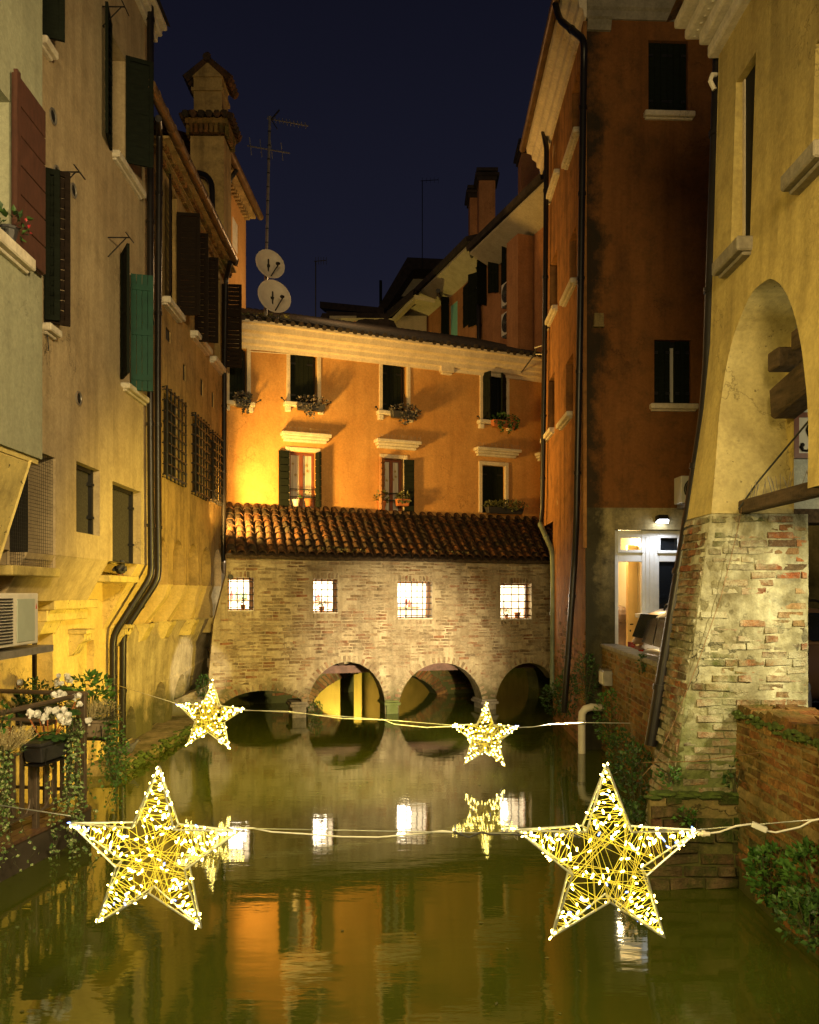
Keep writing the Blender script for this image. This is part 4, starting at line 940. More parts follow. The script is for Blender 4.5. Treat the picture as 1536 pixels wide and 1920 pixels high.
# foundation with a vaulted opening, seen through the bridge arches
m = MB(); c0, c1 = oa(583), oa(826); cs = oz(700, 1330); cz = oz(700, 1258) - cs
outer = [(-.3, -.5), (c0, -.5)] + arcpts((c0 + c1) / 2, (c1 - c0) / 2, cs, cz, 22)[::-1] + [(c1, -.5), (oa(915), -.5)] + arcpts((oa(915) + oa(1010)) / 2, (oa(1010) - oa(915)) / 2, .1, .75, 12)[::-1] + [(oa(1010), -.5), (AO + .5, -.5), (AO + .5, 2.19), (-.3, 2.19)]
m.sheet(WO, outer, [], .5); m.build('foundation', M['mortar_dark'], oh)
lay(oh, WO, ring((c0 + c1) / 2, cs, (c1 - c0) / 2, cz, 46, .07, out=.26) + courses(c0 - .9, c1 + .9, .1, 1.2, lambda a, z: ((a - (c0 + c1) / 2) / ((c1 - c0) / 2 + .30)) ** 2 + ((z - cs) / (cz + .30)) ** 2 > 1, keep=.7, seed=8), M['brick_red'], .012, limit=160)
m = MB(); m.wbox(WO, oa(677), oa(697), -.5, 1.4, -1.6, -1.3); m.build('pillar', M['mortar_dark'], oh)
fw = MB(); fw.box(-3.7, -1.75, 30, 30.3, -.5, 6); fw.build('quay_wall', M['soffit']); tag(bpy.data.objects['quay_wall'], 'yellow lit wall far through the bridge arch', 'wall')
fw = MB(); fw.box(-9, 9, 30.4, 30.7, -.8, 4.5); tag(fw.build('backing_wall', M['mortar_dark']), 'added dark backing that keeps the sky out of the bridge arches', 'wall')  # backing added to hide the sky behind the arches

# ------------------------------------------------------------------ flower boxes on the orange house
def window_box(a0, a1, z, n, label, mat, trail=.35, cnt=150, box='planter_dark'):
    c = WO.pt((a0 + a1) / 2, z, n); t = thing('flower_box', label, 'flower box', c, 'flower boxes on the orange house')
    m = MB(); m.hexa([WO.pt(a0 + .03, z, n - .07), WO.pt(a1 - .03, z, n - .07), WO.pt(a1 - .03, z, n + .07), WO.pt(a0 + .03, z, n + .07), WO.pt(a0, z + .16, n - .10), WO.pt(a1, z + .16, n - .10), WO.pt(a1, z + .16, n + .10), WO.pt(a0, z + .16, n + .10)]); m.build('box', M[box], t, bevel=.01)
    q = MB(); L = a1 - a0
    leaves(q, c + Vector((0, 0, .20)), L * .55, .14, .13, cnt, .07, .055)
    for k in range(14):
        x = R.uniform(-.5, .5); ln = trail * R.uniform(.3, 1) * (1 - abs(x))
        for i in range(int(ln / .03)):
            q.leaf(WO.pt((a0 + a1) / 2 + L * x + R.gauss(0, .02), z + .12 - i * .03, n + .12 + R.gauss(0, .02)), (R.gauss(0, .6), R.gauss(0, .6), -.4), (R.gauss(0, .5), -1, R.gauss(0, .5)), .07, .05)
    o = q.build('foliage', M[mat], t); o['kind'] = 'stuff'; return t
window_box(oa(438), oa(466), oz(452, 768), .22, 'trailing grey flower box at the orange house window half hidden by the ochre house', 'grey_flower')
window_box(oa(552), oa(604), oz(578, 774), .22, 'broad grey trailing flower box on the closed upper window nearest the crumbling plaster patch', 'grey_flower')
window_box(oa(727), oa(774), oz(750, 788), .22, 'grey trailing flower box on the middle upper window of the orange house', 'grey_flower')
window_box(oa(914), oa(960), oz(937, 804), .22, 'terracotta flower box with green plants on the half open upper window by the red house', 'leaf_dark', box='terracotta')
window_box(oa(738), oa(762), oz(750, 950), .16, 'low trough of small green plants at the window with the brown slatted shutter', 'leaf_olive', .1, 110, box='terracotta')
window_box(oa(905), oa(972), oz(938, 965), .20, 'bushy yellow green shrub in a trough at the closed lower shutter', 'leaf_olive', .05, 330)
potted(WO, oa(554), oz(554, 950), .06, 1.1, 'pale pot on the ledge of the window with the starred curtain', 'leaf', 'offwhite', 8)
potted(WO, oa(577), oz(577, 950), .06, 1.2, 'terracotta pot on the ledge of the window with the starred curtain', 'leaf_olive', 'terracotta', 14)
potted(WO, oa(713), oz(713, 957), .10, 1.5, 'tall leafy pot in front of the brown slatted shutter', 'leaf_olive', 'terracotta', 60)

# ================================================================== aerial mast with dishes
am = thing('aerial_mast', 'tall aerial mast with two satellite dishes and two antennas on the orange house roof', 'aerial', P(498, 606, 19.4))
dd = 19.4; q = MB(); q.tube([P(498, 612, dd), P(500, 470, dd)], .045, 8); q.tube([P(500, 470, dd), P(506, 218, dd)], .032, 8)
q.build('mast', M['lead'], am, smooth=True)
for i in range(9): q = MB(); c = P(500.4 + i * .6, 455 - i * 26, dd); q.tube([c - Vector((0, 0, .012)), c + Vector((0, 0, .012))], .04, 8); q.build('mast_ring', M['iron'], am)
def yagi(c0, c1, n, l, name):
    q = MB(); q.bar(c0, c1, .022); d = (c1 - c0).normalized(); sd = Vector((d.y, -d.x, 0)).normalized() * .35 + Vector((0, 0, .94))
    for i in range(n): c = c0.lerp(c1, (i + .3) / n); q.bar(c - sd * l / 2, c + sd * l / 2, .012)
    q.build(name, M['lead'], am)
yagi(P(501, 222, dd + .2), P(578, 236, dd - .2), 11, .13, 'antenna'); yagi(P(464, 273, dd + .1), P(543, 287, dd - .1), 4, .38, 'antenna')
q = MB(); q.bar(P(509, 224, dd), P(524, 206, dd), .05, .02); q.bar(P(509, 224, dd), P(520, 242, dd), .02); q.build('reflector', M['iron'], am)
for (px, py, rx, rz) in ((507, 494, 19.5, 28), (515, 555, 24, 32)):
    c = P(px, py, dd - .22); ax = Vector((.50, -.84, .18)).normalized(); r_ = rz / F * dd; k = 18; q = MB()
    prof = [(r_ * f, -.14 * (1 - f * f)) for f in (.001, .25, .5, .75, 1.0)] + [(r_ * 1.02, .0), (r_ * 1.02, -.02), (r_ * .5, -.13), (.001, -.16)]
    q.lathe(c, prof, 22, ax, caps=False); o = q.build('satellite_dish', M['dish'], am, smooth='all')
    q = MB(); tip = c + ax * .42 + Vector((.05, 0, -.22)); q.bar(c + Vector((0, 0, -r_ * .9)), tip, .02); q.tube([tip, tip + (c - tip).normalized() * .10], [.03, .04], 8); q.build('feed_arm', M['iron'], o)
    q = MB(); q.bar(c - ax * .10, P(500, py + 4, dd), .06); q.bar(c - ax * .12 + Vector((0, 0, .16)), c - ax * .12 - Vector((0, 0, .16)), .06, .03); q.build('bracket', M['iron'], o)
for px, yt, yb, d_, x2, lb in ((592, 489, 612, 26, 612, 'thin aerial with a short crossbar above the low villa roof'), (792, 338, 500, 36, 822, 'very tall thin aerial rising behind the gabled dark roof')):
    t = thing('aerial', lb, 'aerial', P(px, yb, d_)); q = MB(); q.tube([P(px, yb, d_), P(px, yt, d_)], .02, 5); q.build('mast', M['iron'], t); q = MB(); q.bar(P(px - 3, yt + 1, d_), P(x2, yt - 1, d_), .02)
    for i in range(5): c = P(px + (x2 - px) * i / 4, yt, d_); q.bar(c - Vector((0, 0, .12)), c + Vector((0, 0, .12)), .012)
    q.build('crossbar', M['iron'], t)

# ================================================================== houses far behind, right of centre
ft = thing('house', 'far brown terrace with pale eaves and three chimneys behind the orange house roof', 'house', WF.pt(4, 0, -1))
fa = WF.a
def fz(px, py, n=0): return WF.z(px, py, n)
eav = [(785, 606, 590), (875, 510, 478), (935, 450, 432), (1018, 376, 376)]
AF = WF.L + .6; ze0, ze1 = 12.3, 12.3
holes = [WF.r(844, 858, 568, 640), WF.r(868, 880, 534, 612), WF.r(898, 912, 500, 572), WF.r(936, 968, 472, 540)]
m = MB(); m.facade(WF, -1, AF, 4, ze0, holes, .2); m.build('wall', M['far_wall'], ft)
for i, r in enumerate(holes): pane(ft, WF, r, -.06, M['glass'] if i else M['shut_green'], 'window')
lt = MB(); lt.wbox(WF, *holes[0][:2], holes[0][2], holes[0][3], -.059, -.03); lt.build('shutter', flat('lit_mint_shutter', (.25, .62, .50), .5, .1), ft, label='shutter with its pale mint glow put into the colour')  # glow is only a pale colour, nothing lights it from behind
shutter(ft, WF, fa(897), -1, 16, .45, fz(890, 612), fz(890, 494), M['shut_dark'], slats=0, boards=3); shutter(ft, WF, fa(913), 1, 80, .34, fz(917, 570), fz(917, 488), M['shut_dark'], slats=0, boards=3); shutter(ft, WF, fa(936), -1, 50, .32, fz(930, 552), fz(930, 478), M['shut_dark'], slats=0, boards=3); shutter(ft, WF, fa(966), -1, 60, .36, fz(952, 545), fz(952, 470), M['shut_dark'], slats=0, boards=3); shutter(ft, WF, fa(870), 1, 4, .55, fz(874, 612), fz(874, 536), M['shut_dark'], slats=0, boards=3); shutter(ft, WF, fa(843), -1, 86, .28, fz(838, 640), fz(838, 562), M['shut_dark'], slats=0, boards=3)
m = MB(); m.prism([(0, ze0 - .02), (.75, ze0 + .30), (.75, ze0 + .36), (0, ze0 + .36)], lambda p, q, t: WF.pt(t, q, p), -1.2, fa(925)); m.prism([(0, ze0 - .32), (.75, ze0 + .02), (.75, ze0 + .08), (0, ze0 + .08)], lambda p, q, t: WF.pt(t, q, p), fa(925) + .002, AF); m.build('eaves', M['far_cream'], ft)
m = MB()
for (s0, s1, zz) in ((-1.2, fa(925), ze0 + .37), (fa(925) + .002, AF, ze0 + .09)):
    m.hexa([WF.pt(s0, zz, .85), WF.pt(s1, zz, .85), WF.pt(s1, zz + 1.6, -4), WF.pt(s0, zz + 1.6, -4), WF.pt(s0, zz + .16, .88), WF.pt(s1, zz + .16, .88), WF.pt(s1, zz + 1.8, -4), WF.pt(s0, zz + 1.8, -4)])
m.build('roof', M['roof_dark'], ft)
m = MB(); m.wbox(WF, fa(1000), fa(978), 4, ze0 - .33, 0, .45); m.build('pilaster', M['far_wall'], ft)
for (x0, x1, yt, yb) in ((880, 902, 366, 470), (897, 927, 334, 440), (975, 1008, 283, 380)):
    dC = WF.d((x0 + x1) / 2) + 1.2; a_ = P(x0, yb, dC); b_ = P(x1, yt, dC); q = MB(); q.box(a_.x, b_.x, dC - .3, dC + .4, a_.z - .8, b_.z - .1); o = q.build('chimney', M['far_wall'], ft)
    q = MB(); q.box(a_.x - .12, b_.x + .12, dC - .42, dC + .5, b_.z - .10, b_.z - .02); q.box(a_.x - .05, b_.x + .05, dC - .35, dC + .45, b_.z - .22, b_.z - .101); q.box(a_.x - .08, b_.x + .08, dC - .36, dC + .46, b_.z + .06, b_.z + .16)
    for sx in (a_.x - .02, b_.x - .06): q.box(sx, sx + .08, dC - .3, dC + .4, b_.z - .019, b_.z + .059)
    q.build('chimney_cap', M['roof_dark'], o)
def fpipe(lb, pts): drainpipe(lb, pts, .07, M['pipe'])
fpipe('rainwater pipe down the middle of the far brown terrace', [WF.pt(fa(884, .7), fz(884, 470, .7), .7), WF.pt(fa(893), fz(893, 492), .1), WF.pt(fa(904), fz(904, 505), .1), WF.pt(fa(904), fz(904, 645), .1)])
fpipe('rainwater pipe beside the mint shutter of the far brown terrace', [WF.pt(fa(822, .7), fz(822, 545, .7), .7), WF.pt(fa(832), fz(832, 560), .1), WF.pt(fa(838), fz(838, 566), .1), WF.pt(fa(838), fz(838, 645), .1)])
def ac_unit(label, c, xd, w, h, dp, side=False):
    """Outdoor air conditioner: case, fan grille with louvres, feet. xd: direction along its front."""
    xd = Vector(xd).normalized(); L = Wall(Vector(c).xy, (Vector(c) + xd).xy); z = c[2]; t = thing('air_conditioner', label, 'air conditioner', c)
    m = MB(); m.wbox(L, -w / 2, w / 2, z, z + h, -dp, 0); m.build('case', M['offwhite'], t, bevel=.015, seg=2)
    q = MB(); cc = L.pt(-w * .12, z + h * .5, .004); ax = Vector((L.n.x, L.n.y, 0)); q.lathe(cc, [(h * .42, 0), (h * .42, .012), (h * .40, .012), (h * .39, .002), (.001, .002)], 20, ax); g_ = q.build('fan_grille', M['iron'], t)
    q = MB()
    for k in range(6): q.tube([cc + Vector((0, 0, 0)) + (Vector((L.u.x, L.u.y, 0)) * math.cos(x) + Vector((0, 0, 1)) * math.sin(x)) * h * .40 * (k + 1) / 6.5 + ax * .012 for x in [i * math.pi / 9 for i in range(18)]], .004, 4, closed=True)
    q.build('grille_ring', M['lead'], g_)
    q = MB()
    for s in (-.35, .35): q.wbox(L, w * s - .03, w * s + .03, z - .06, z - .002, -dp - .02, .02)
    q.build('bracket', M['lead'], t); return t
for yb, lb in ((568, 'upper of two air conditioners on the far brown terrace'), (624, 'lower of two air conditioners on the far brown terrace')):
    a = fa(956, .35); ac_unit(lb, WF.pt(a, fz(956, yb, .35), .40), (WF.u.x, WF.u.y, 0), .85, .62, .3)
# low villa and gabled house
vh = thing('house', 'low far villa with a wide pale eave behind the ridge of the orange house', 'house', P(690, 640, 29)); d0 = 29.
m = MB(); a_, b_ = P(618, 640, d0), P(800, 585, d0); m.box(a_.x, b_.x, d0, d0 + 4, 5, P(700, 592, d0).z); m.build('wall', M['far_cream'], vh)
m = MB(); zz = P(700, 592, d0 - .8).z
m.hexa([P(586, 614, d0 - .8), P(800, 634, d0 - 1.8), P(830, 560, d0 + 4), P(610, 585, d0 + 4)] + [v + Vector((0, 0, .22)) for v in (P(586, 614, d0 - .8), P(800, 634, d0 - 1.8), P(830, 560, d0 + 4), P(610, 585, d0 + 4))]); 
m = MB(); e0, e1, e2 = P(640, 603, d0 - .6), P(735, 604, d0 - .6), P(778, 560, d0 - 2.5)
for s, t_ in ((P(590, 610, d0 + 1.2), e0), (e0, e1), (e1, e2), (e2, P(815, 568, d0 - 2.5))): m.hexa([s, t_, t_ + Vector((0, 1.2, .25)), s + Vector((0, 1.2, .25)), s + Vector((0, -.1, .10)), t_ + Vector((0, -.1, .10)), t_ + Vector((0, 1.2, .5)), s + Vector((0, 1.2, .5))])
m.build('eaves', M['far_cream'], vh)
m = MB()
for s, t_ in ((P(600, 577, d0 + 3), P(720, 590, d0 + .4)), (P(612, 596, d0 + .8), P(728, 602, d0 - .8)), (P(720, 602, d0 - .5), P(775, 556, d0 - 2.6))): m.hexa([s, t_, t_ + Vector((.2, 2, .5)), s + Vector((0, 2, .5)), s + Vector((0, 0, .25)), t_ + Vector((0, 0, .25)), t_ + Vector((.2, 2, .9)), s + Vector((0, 2, .9))])
m.prism([(P(585, 612, d0).x, P(585, 612, d0).z), (P(601, 576, d0).x, P(601, 576, d0).z), (P(700, 578, d0).x, P(700, 578, d0).z), (P(700, 612, d0).x, P(700, 612, d0).z)], lambda p, q, t: (p, d0 + t, q), .6, 3.5); m.build('roof', M['roof_dark'], vh)
q = MB(); c = P(666, 632, 25.); q.box(c.x - .11, c.x + .11, 25, 25.22, c.z - .6, P(666, 612, 25).z); q.prism([(-.2, 0), (.2, 0), (0, .16)], lambda p, z, t: (c.x + p, 25.1 + t, P(666, 613, 25).z + z), -.18, .18); ch_ = q.build('chimney', M['terracotta'], vh)
for px in (690, 718): q = MB(); c = P(px, 634, 26.5); q.lathe(c, [(.55, 0), (.55, .2), (.4, .5), (.001, .62)], 10); q.build('dormer', M['roof_dark'], vh)
gh = thing('house', 'distant gabled house with a dark overhanging roof beyond the brown terrace', 'house', P(790, 640, 37)); d0 = 37.
def G(x, y, dd=0): q = P(x, y, d0 + dd); return (q.x, q.z)
m = MB(); m.prism([G(712, 640), G(712, 580), G(775, 505), G(860, 512), G(860, 640)], lambda p, q, t: (p, d0 + t, q), .8, 5); m.build('wall', M['far_cream'], gh)
m = MB(); m.prism([G(709, 583), G(764, 489), G(850, 493), G(850, 512), G(775, 510), G(722, 588)], lambda p, q, t: (p, d0 + t, q), -.4, 5); m.build('roof', M['roof_dark'], gh)
m = MB(); m.box(P(745, 1110, d0).x, P(766, 1110, d0).x, d0 + .7, d0 + .79, P(745, 570, d0).z, P(745, 545, d0).z); m.box(P(711, 0, d0).x, P(716, 0, d0).x, d0 + .2, d0 + .5, P(712, 600, d0).z, P(712, 522, d0).z); m.build('window', M['shut_dark'], gh)
# ================================================================== right bank: the red house
rh = thing('house', 'tall brown red house with a lit white shop door at street level', 'house', (4.5, 13.5, 0))
ra = WRC.a; ZC = 11.55; zb = 3.84
RW = [WRC.r(1072, 1087, 150, 262), WRC.r(1038, 1049, 222, 330), WRC.r(1068, 1081, 436, 530), WRC.r(1032, 1045, 482, 582), WRC.r(1061, 1075, 672, 776), WRC.r(1029, 1040, 706, 806)]
ac = ra(1037); m = MB()
m.sheet(WRC, [(ac, -.5), (WRC.L, -.5), (WRC.L, ZC + .1), (0, ZC + .1), (0, 3.9), (ac, 3.9)], [loop(r) for r in RW], .25, rim=False)
m.quad(WRC.pt(0, 3.9, 0), WRC.pt(0, ZC, 0), WRC.pt(0, ZC, -5), WRC.pt(0, 3.9, -5)); m.quad(WRC.pt(ac, -.5, 0), WRC.pt(ac, 3.9, 0), WRC.pt(ac, 3.9, -5), WRC.pt(ac, -.5, -5)); m.build('wall', M['red_side'], rh)
for i, r in enumerate(RW):
    w_ = pane(rh, WRC, r, -.16, M['shut_brown' if i in (0, 2, 4) else 'shut_black'])
    q = MB(); am_ = (r[0] + r[1]) / 2; q.wbox(WRC, am_ - .02, am_ + .02, r[2], r[3], -.159, -.13); q.build('frame', M['shut_dark'], w_)
for x0, x1, y in ((1064, 1088, 272), (1031, 1050, 345), (1060, 1082, 542), (1027, 1046, 591), (1053, 1074, 783), (1022, 1040, 812)): sill(rh, WRC, ra(x1), ra(x0), WRC.z((x0 + x1) / 2, y), .11, .09) if ra(x1) < ra(x0) else sill(rh, WRC, ra(x0), ra(x1), WRC.z((x0 + x1) / 2, y), .11, .09)
fa2 = WRF.a; FW = [WRF.r(1216, 1290, 76, 212), WRF.r(1227, 1296, 637, 758)]; AFR = WRF.L
m = MB(); m.facade(WRF, .001, AFR, zb, ZC + .1, FW, .14); m.build('wall', M['red'], rh)
SH = WRF.r(1153, 1340, 993, 1236); m = MB(); m.facade(WRF, .001, AFR, -.5, zb - .001, [SH], .22, lambda a, z: .012); m.build('wall', M['beige'], rh)
for i, r in enumerate(FW):
    o = pane(rh, WRF, r, -.135, M['black'])
    for s in (0, 1):
        g = .0 if i == 0 else .045
        x0 = r[0] + .006 if s == 0 else (r[0] + r[1]) / 2 + g; x1 = (r[0] + r[1]) / 2 - g if s == 0 else r[1] - .006
        if i == 1: x0, x1 = (x0, x1 + .02) if s == 0 else (x0 + .02, x1)
        boards(rh, WRF, (x0, x1, r[2] + .005, r[3] - .006), -.07, 3, M['shut_dark'])
    if i == 1: q = MB(); q.wbox(WRF, (r[0] + r[1]) / 2 - .03, (r[0] + r[1]) / 2 + .05, r[2] + .06, r[3] - .10, -.134, -.12); q.build('curtain', M['offwhite'], rh)
    sill(rh, WRF, r[0] - .08, r[1] + .09, r[2] - .002, .10, .085, M['trim'])
q = MB(); a, z = fa2(1117), WRF.z(1117, 600); q.wbox(WRF, a - .03, a + .12, z - .09, z + .10, 0, .05); q.wbox(WRF, a - .05, a + .12, z - .13, z - .091, 0, .09); q.build('stone_bracket', M['mortar_dark'], rh, bevel=.006)
q = MB(); q.wbox(WRC, WRC.L - .16, WRC.L + .02, 3.2, ZC, -.02, .035); q.build('corner_strip', M['red_side'], rh)
prof = [(0, 0), (.05, 0), (.08, .12), (.16, .15), (.18, .26), (.30, .32), (.32, .42), (.46, .46), (.48, .58), (0, .58)]
m = MB(); m.prism(prof, lambda p, q, t: WRC.pt(t, ZC + q, p * .72), -.25, WRC.L + .12); m.build('cornice', M['trim'], rh)
m = MB(); m.prism([(p * .6, q) for p, q in prof], lambda p, q, t: WRF.pt(t, ZC + .04 + q, p), .002, AFR); m.prism([(0, -.15), (.05, -.15), (.07, -.09), (.10, -.02), (.14, .0), (0, .0)], lambda p, q, t: WRF.pt(t, ZC + q, p), .02, .40); m.build('cornice', M['greystone'], rh)
m = MB(); m.tube([WRC.pt(-.35, ZC + .60, .41), WRC.pt(WRC.L + .1, ZC + .60, .41)], .075, 9); m.build('gutter', M['copper'], rh, smooth=True)
m = MB(); m.add([WRC.pt(-.3, ZC + .66, .39), WRC.pt(WRC.L + .35, ZC + .66, .39), WRC.pt(WRC.L + .35, ZC + 2.4, -4.6), WRC.pt(-.3, ZC + 2.4, -4.6)], [(0, 1, 2, 3)]); m.build('roof', M['roof_dark'], rh)
it = courses(ac + .02, WRC.L - .02, .05, 2.35, lambda a, z: z < 1.9 + .5 * math.sin(a * 5) * math.cos(a * 2.1), seed=21, keep=.85); lay(rh, WRC, it, M['brick_red'], .004, limit=130, depth=.03)
# shop front
sr = lambda x0, x1, y0, y1: WRF.r(x0, x1, y0, y1)
m = MB(); t0, t1 = -.17, -.09
post = [(1153.5, 1163), (1207, 1240), (1276, 1284)]
for x0, x1 in post: r = sr(x0, x1, 993, 1236); m.wbox(WRF, r[0], r[1], SH[2], SH[3] - .002, t0, t1)
for y0, y1 in ((994, 1006), (1033, 1053)):
    for x0, x1 in ((1163, 1207), (1240, 1276)): r = sr(x0, x1, y0, y1); m.wbox(WRF, r[0] + .002, r[1] - .002, r[2], r[3], t0 + .002, t1 - .002)
r = sr(1284, 1340, 993, 1236); m.wbox(WRF, r[0] + .002, r[1] - .002, SH[2], SH[3] - .002, t0, t1 - .02)
sf = m.build('shop_front', M['white_metal'], rh, bevel=.006)
for x0, x1, y0, y1 in ((1161, 1210, 1003, 1036), (1236, 1279, 1003, 1037)):
    r = sr(x0, x1, y0, y1); q = MB(); t = .045
    q.wbox(WRF, r[0], r[0] + t, r[2], r[3], t1 + .001, t1 + .03); q.wbox(WRF, r[1] - t, r[1], r[2], r[3], t1 + .001, t1 + .03); q.wbox(WRF, r[0] + t + .001, r[1] - t - .001, r[2], r[2] + t, t1 + .001, t1 + .028); q.wbox(WRF, r[0] + t + .001, r[1] - t - .001, r[3] - t, r[3], t1 + .001, t1 + .028); q.build('transom_frame', M['white_metal'], sf, bevel=.005)
for k in range(3): q = MB(); r = sr(1214 + k * 8, 1220 + k * 8, 1010, 1230); q.wbox(WRF, r[0], r[1], SH[2] + .02, SH[3] - .1, t1 + .0005, t1 + .008); q.build('panel', M['white_metal'], sf)
r = sr(1240, 1276, 1008, 1033); pane(sf, WRF, r, -.13, M['glass'], 'dark_pane'); r = sr(1240, 1276, 1053, 1150); pane(sf, WRF, r, -.13, M['glass'], 'dark_pane'); r = sr(1240, 1276, 1150, 1236); q = MB(); q.wbox(WRF, r[0] + .002, r[1] - .002, SH[2], r[3], -.16, -.10); q.build('panel', M['white_metal'], sf)
r0 = sr(1150, 1236, 993, 1236); A_, B_ = r0[0] - .3, r0[1]; p = WRF.pt; N0, N1 = -.24, -2.3; z0, z1 = SH[2] - .01, SH[3] + .05; m = MB()
for c in ([(A_, z0, N0), (B_, z0, N0), (B_, z0, N1), (A_, z0, N1)], [(A_, z1, N0), (A_, z1, N1), (B_, z1, N1), (B_, z1, N0)], [(A_, z0, N1), (B_, z0, N1), (B_, z1, N1), (A_, z1, N1)], [(A_, z0, N0), (A_, z0, N1), (A_, z1, N1), (A_, z1, N0)], [(B_, z0, N0), (B_, z1, N0), (B_, z1, N1), (B_, z0, N1)]): m.quad(*[p(*t) for t in c])
m.build('shop_room', flat('cream_room', (.75, .66, .46), .8, .03), rh)
L = Wall(WRF.pt(fa2(1176, -.9), 0, -.9).xy, WRF.pt(fa2(1201, -1.1), 0, -1.15).xy); m = MB(); m.wbox(L, 0, L.L, .92, 3.30, -.02, .02); dr = m.build('inner_door', flat('yellow_door', (.66, .47, .20), .5, .06), rh)
q = MB(); q.bar(L.pt(.03, 1.95, .05), L.pt(.10, 1.95, .05), .02); q.lathe(L.pt(.06, 1.84, .022), [(.018, 0), (.018, .012)], 8, (L.n.x, L.n.y, 0)); q.wbox(L, L.L * .4, L.L * .55, 3.15, 3.20, .021, .025); q.build('handle', M['iron'], dr)
q = MB(); q.wbox(WRF, fa2(1178, -1.2), fa2(1206, -1.2), 2.9, 2.97, -1.3, -1.2); q.build('door_closer', M['iron'], rh)
q = MB(); q.wbox(WRF, fa2(1160, -1.6), fa2(1174, -1.6), 1.2, 2.0, -1.9, -1.6); q.ball(WRF.pt(fa2(1166, -1.5), 2.1, -1.6), .16, 8, 6); q.build('shop_clutter', flat('brown_bag', (.14, .09, .06)), rh)
q = MB(); r = sr(1194, 1240, 1150, 1158); q.wbox(WRF, r[0], r[1], r[2], r[3], -.08, .16); q.build('shelf', M['white_metal'], rh, bevel=.004)
lamp('POINT', 'shop_lamp', WRF.pt(fa2(1190), 3.35, -1.0), 110, (1, .80, .42), size=.12)
wl = thing('wall_lamp', 'small bright white floodlight above the shop door', 'lamp', WRF.pt(fa2(1237), WRF.z(1237, 980), .10))
b = rootloc(wl); q = MB(); u3 = Vector((WRF.u.x, WRF.u.y, 0)); n3 = Vector((WRF.n.x, WRF.n.y, 0)); up = Vector((0, 0, 1))
q.hexa([b + u3 * x + n3 * y + up * z for x, y, z in ((-.085, -.08, .0), (.085, -.08, .0), (.085, .09, .04), (-.085, .09, .04), (-.075, -.08, .10), (.075, -.08, .10), (.075, .07, .11), (-.075, .07, .11))]); q.build('case', M['iron'], wl)
q = MB(); q.quad(*[b + u3 * x + n3 * y + up * z for x, y, z in ((-.075, -.06, -.003), (.075, -.06, -.003), (.075, .085, .034), (-.075, .085, .034))]); q.quad(*[b + u3 * x + n3 * y + up * z for x, y, z in ((-.078, .092, .034), (.078, .092, .034), (.075, .088, -.02), (-.075, .088, -.02))]); q.build('lit_glass', emit('cool_white_led', (.88, .92, 1), 30), wl)
lamp('SPOT', 'wall_lamp_light', b + n3 * .12 + up * -.03, 30, (.85, .9, 1), b + n3 * .35 + up * -2, .05, 150, .6)
ac_unit('air conditioner on the red house above the shop door, half behind the leaning drainpipe', WRF.pt(fa2(1293), WRF.z(1290, 948), .40), (WRF.u.x, WRF.u.y, 0), .58, .42, .3)
drainpipe('dark drainpipe down the canal side of the red house near its corner', [WRC.pt(WRC.L - .35, ZC + .55, .42), WRC.pt(WRC.L - .30, ZC + .25, .36), wp(WRC, 1096, 75, .12), wp(WRC, 1095, 120, .10), wp(WRC, 1088, 600, .10), wp(WRC, 1081, 980, .10), wp(WRC, 1077, 1060, .10), P(1061, 1290, 13.4), P(1058, 1335, 13.5)], .052, M['pipe'])
drainpipe('dark drainpipe down the far edge of the red house to the bridge roof', [P(1003, 212, 17.1), P(1006, 230, 17.1), wp(WRC, 1018, 240, .14), wp(WRC, 1025, 275, .10), wp(WRC, 1022, 600, .10), wp(WRC, 1017, 955, .10), wp(WRC, 1014, 985, .12)], .052, M['pipe'])
drainpipe('pale green drainpipe at the right end of the brick bridge', [P(1013, 982, 16.9), P(1036, 1034, 16.1), P(1037, 1100, 16.1), P(1036, 1300, 16.1)], .052, M['pipe_green'])
drainpipe('dark pipe crossing the top of the red house front beside the arcade house', [P(1350, -60, 12.6), P(1346, 96, 12.6)], .06, M['pipe'])
q = MB(); pts = [P(1003, 652, 17.3), P(1016, 648, 17.2), P(1022, 648, 17.2)]; q.tube(pts, .018, 6); q.tube([P(1005, 664, 17.3), P(1022, 664, 17.2)], .018, 6); q.build('wall_bracket', M['lead'], rh)

# ================================================================== right bank: the arcade house
ah = thing('house', 'pale yellow arcade house with a tall archway above a whitewashed brick pier', 'house', (3.2, 6.5, 0))
WP.A = Vector((2.70, 7.60)); PB = [(.3, .52), (.87, .44), (3.2, .12), (4.2, -.03), (4.8, -.09), (6., -.13), (7.6, -.18)]
def pb(z):
    if z <= PB[0][0]: return PB[0][1]
    for (z0, n0), (z1, n1) in zip(PB, PB[1:]):
        if z <= z1: return n0 + (n1 - n0) * (z - z0) / (z1 - z0)
    return PB[-1][1]
lpts = [(1340, 923), (1344, 844), (1350, 766), (1361, 693), (1379, 620), (1405, 558), (1425, 534), (1447, 523)]
rpts = [(1516, 905), (1516, 818), (1514, 753), (1509, 701), (1501, 641), (1488, 584), (1470, 542), (1447, 523)]
def az(pts):
    o = []
    for px, py in pts:
        n_ = -.05
        for _ in range(4): z = WP.z(px, py, n_); n_ = pb(z)
        o.append((WP.a(px, n_), z))
    return o
LA, RA = az(lpts), az(rpts); LA = [(LA[0][0], 3.17)] + LA[1:]; RA = [(RA[0][0], 3.17)] + RA[1:]
ztop_ = max(LA[-1][1], RA[-1][1]); LA[-1] = RA[-1] = ((LA[-1][0] + RA[-1][0]) / 2, ztop_)
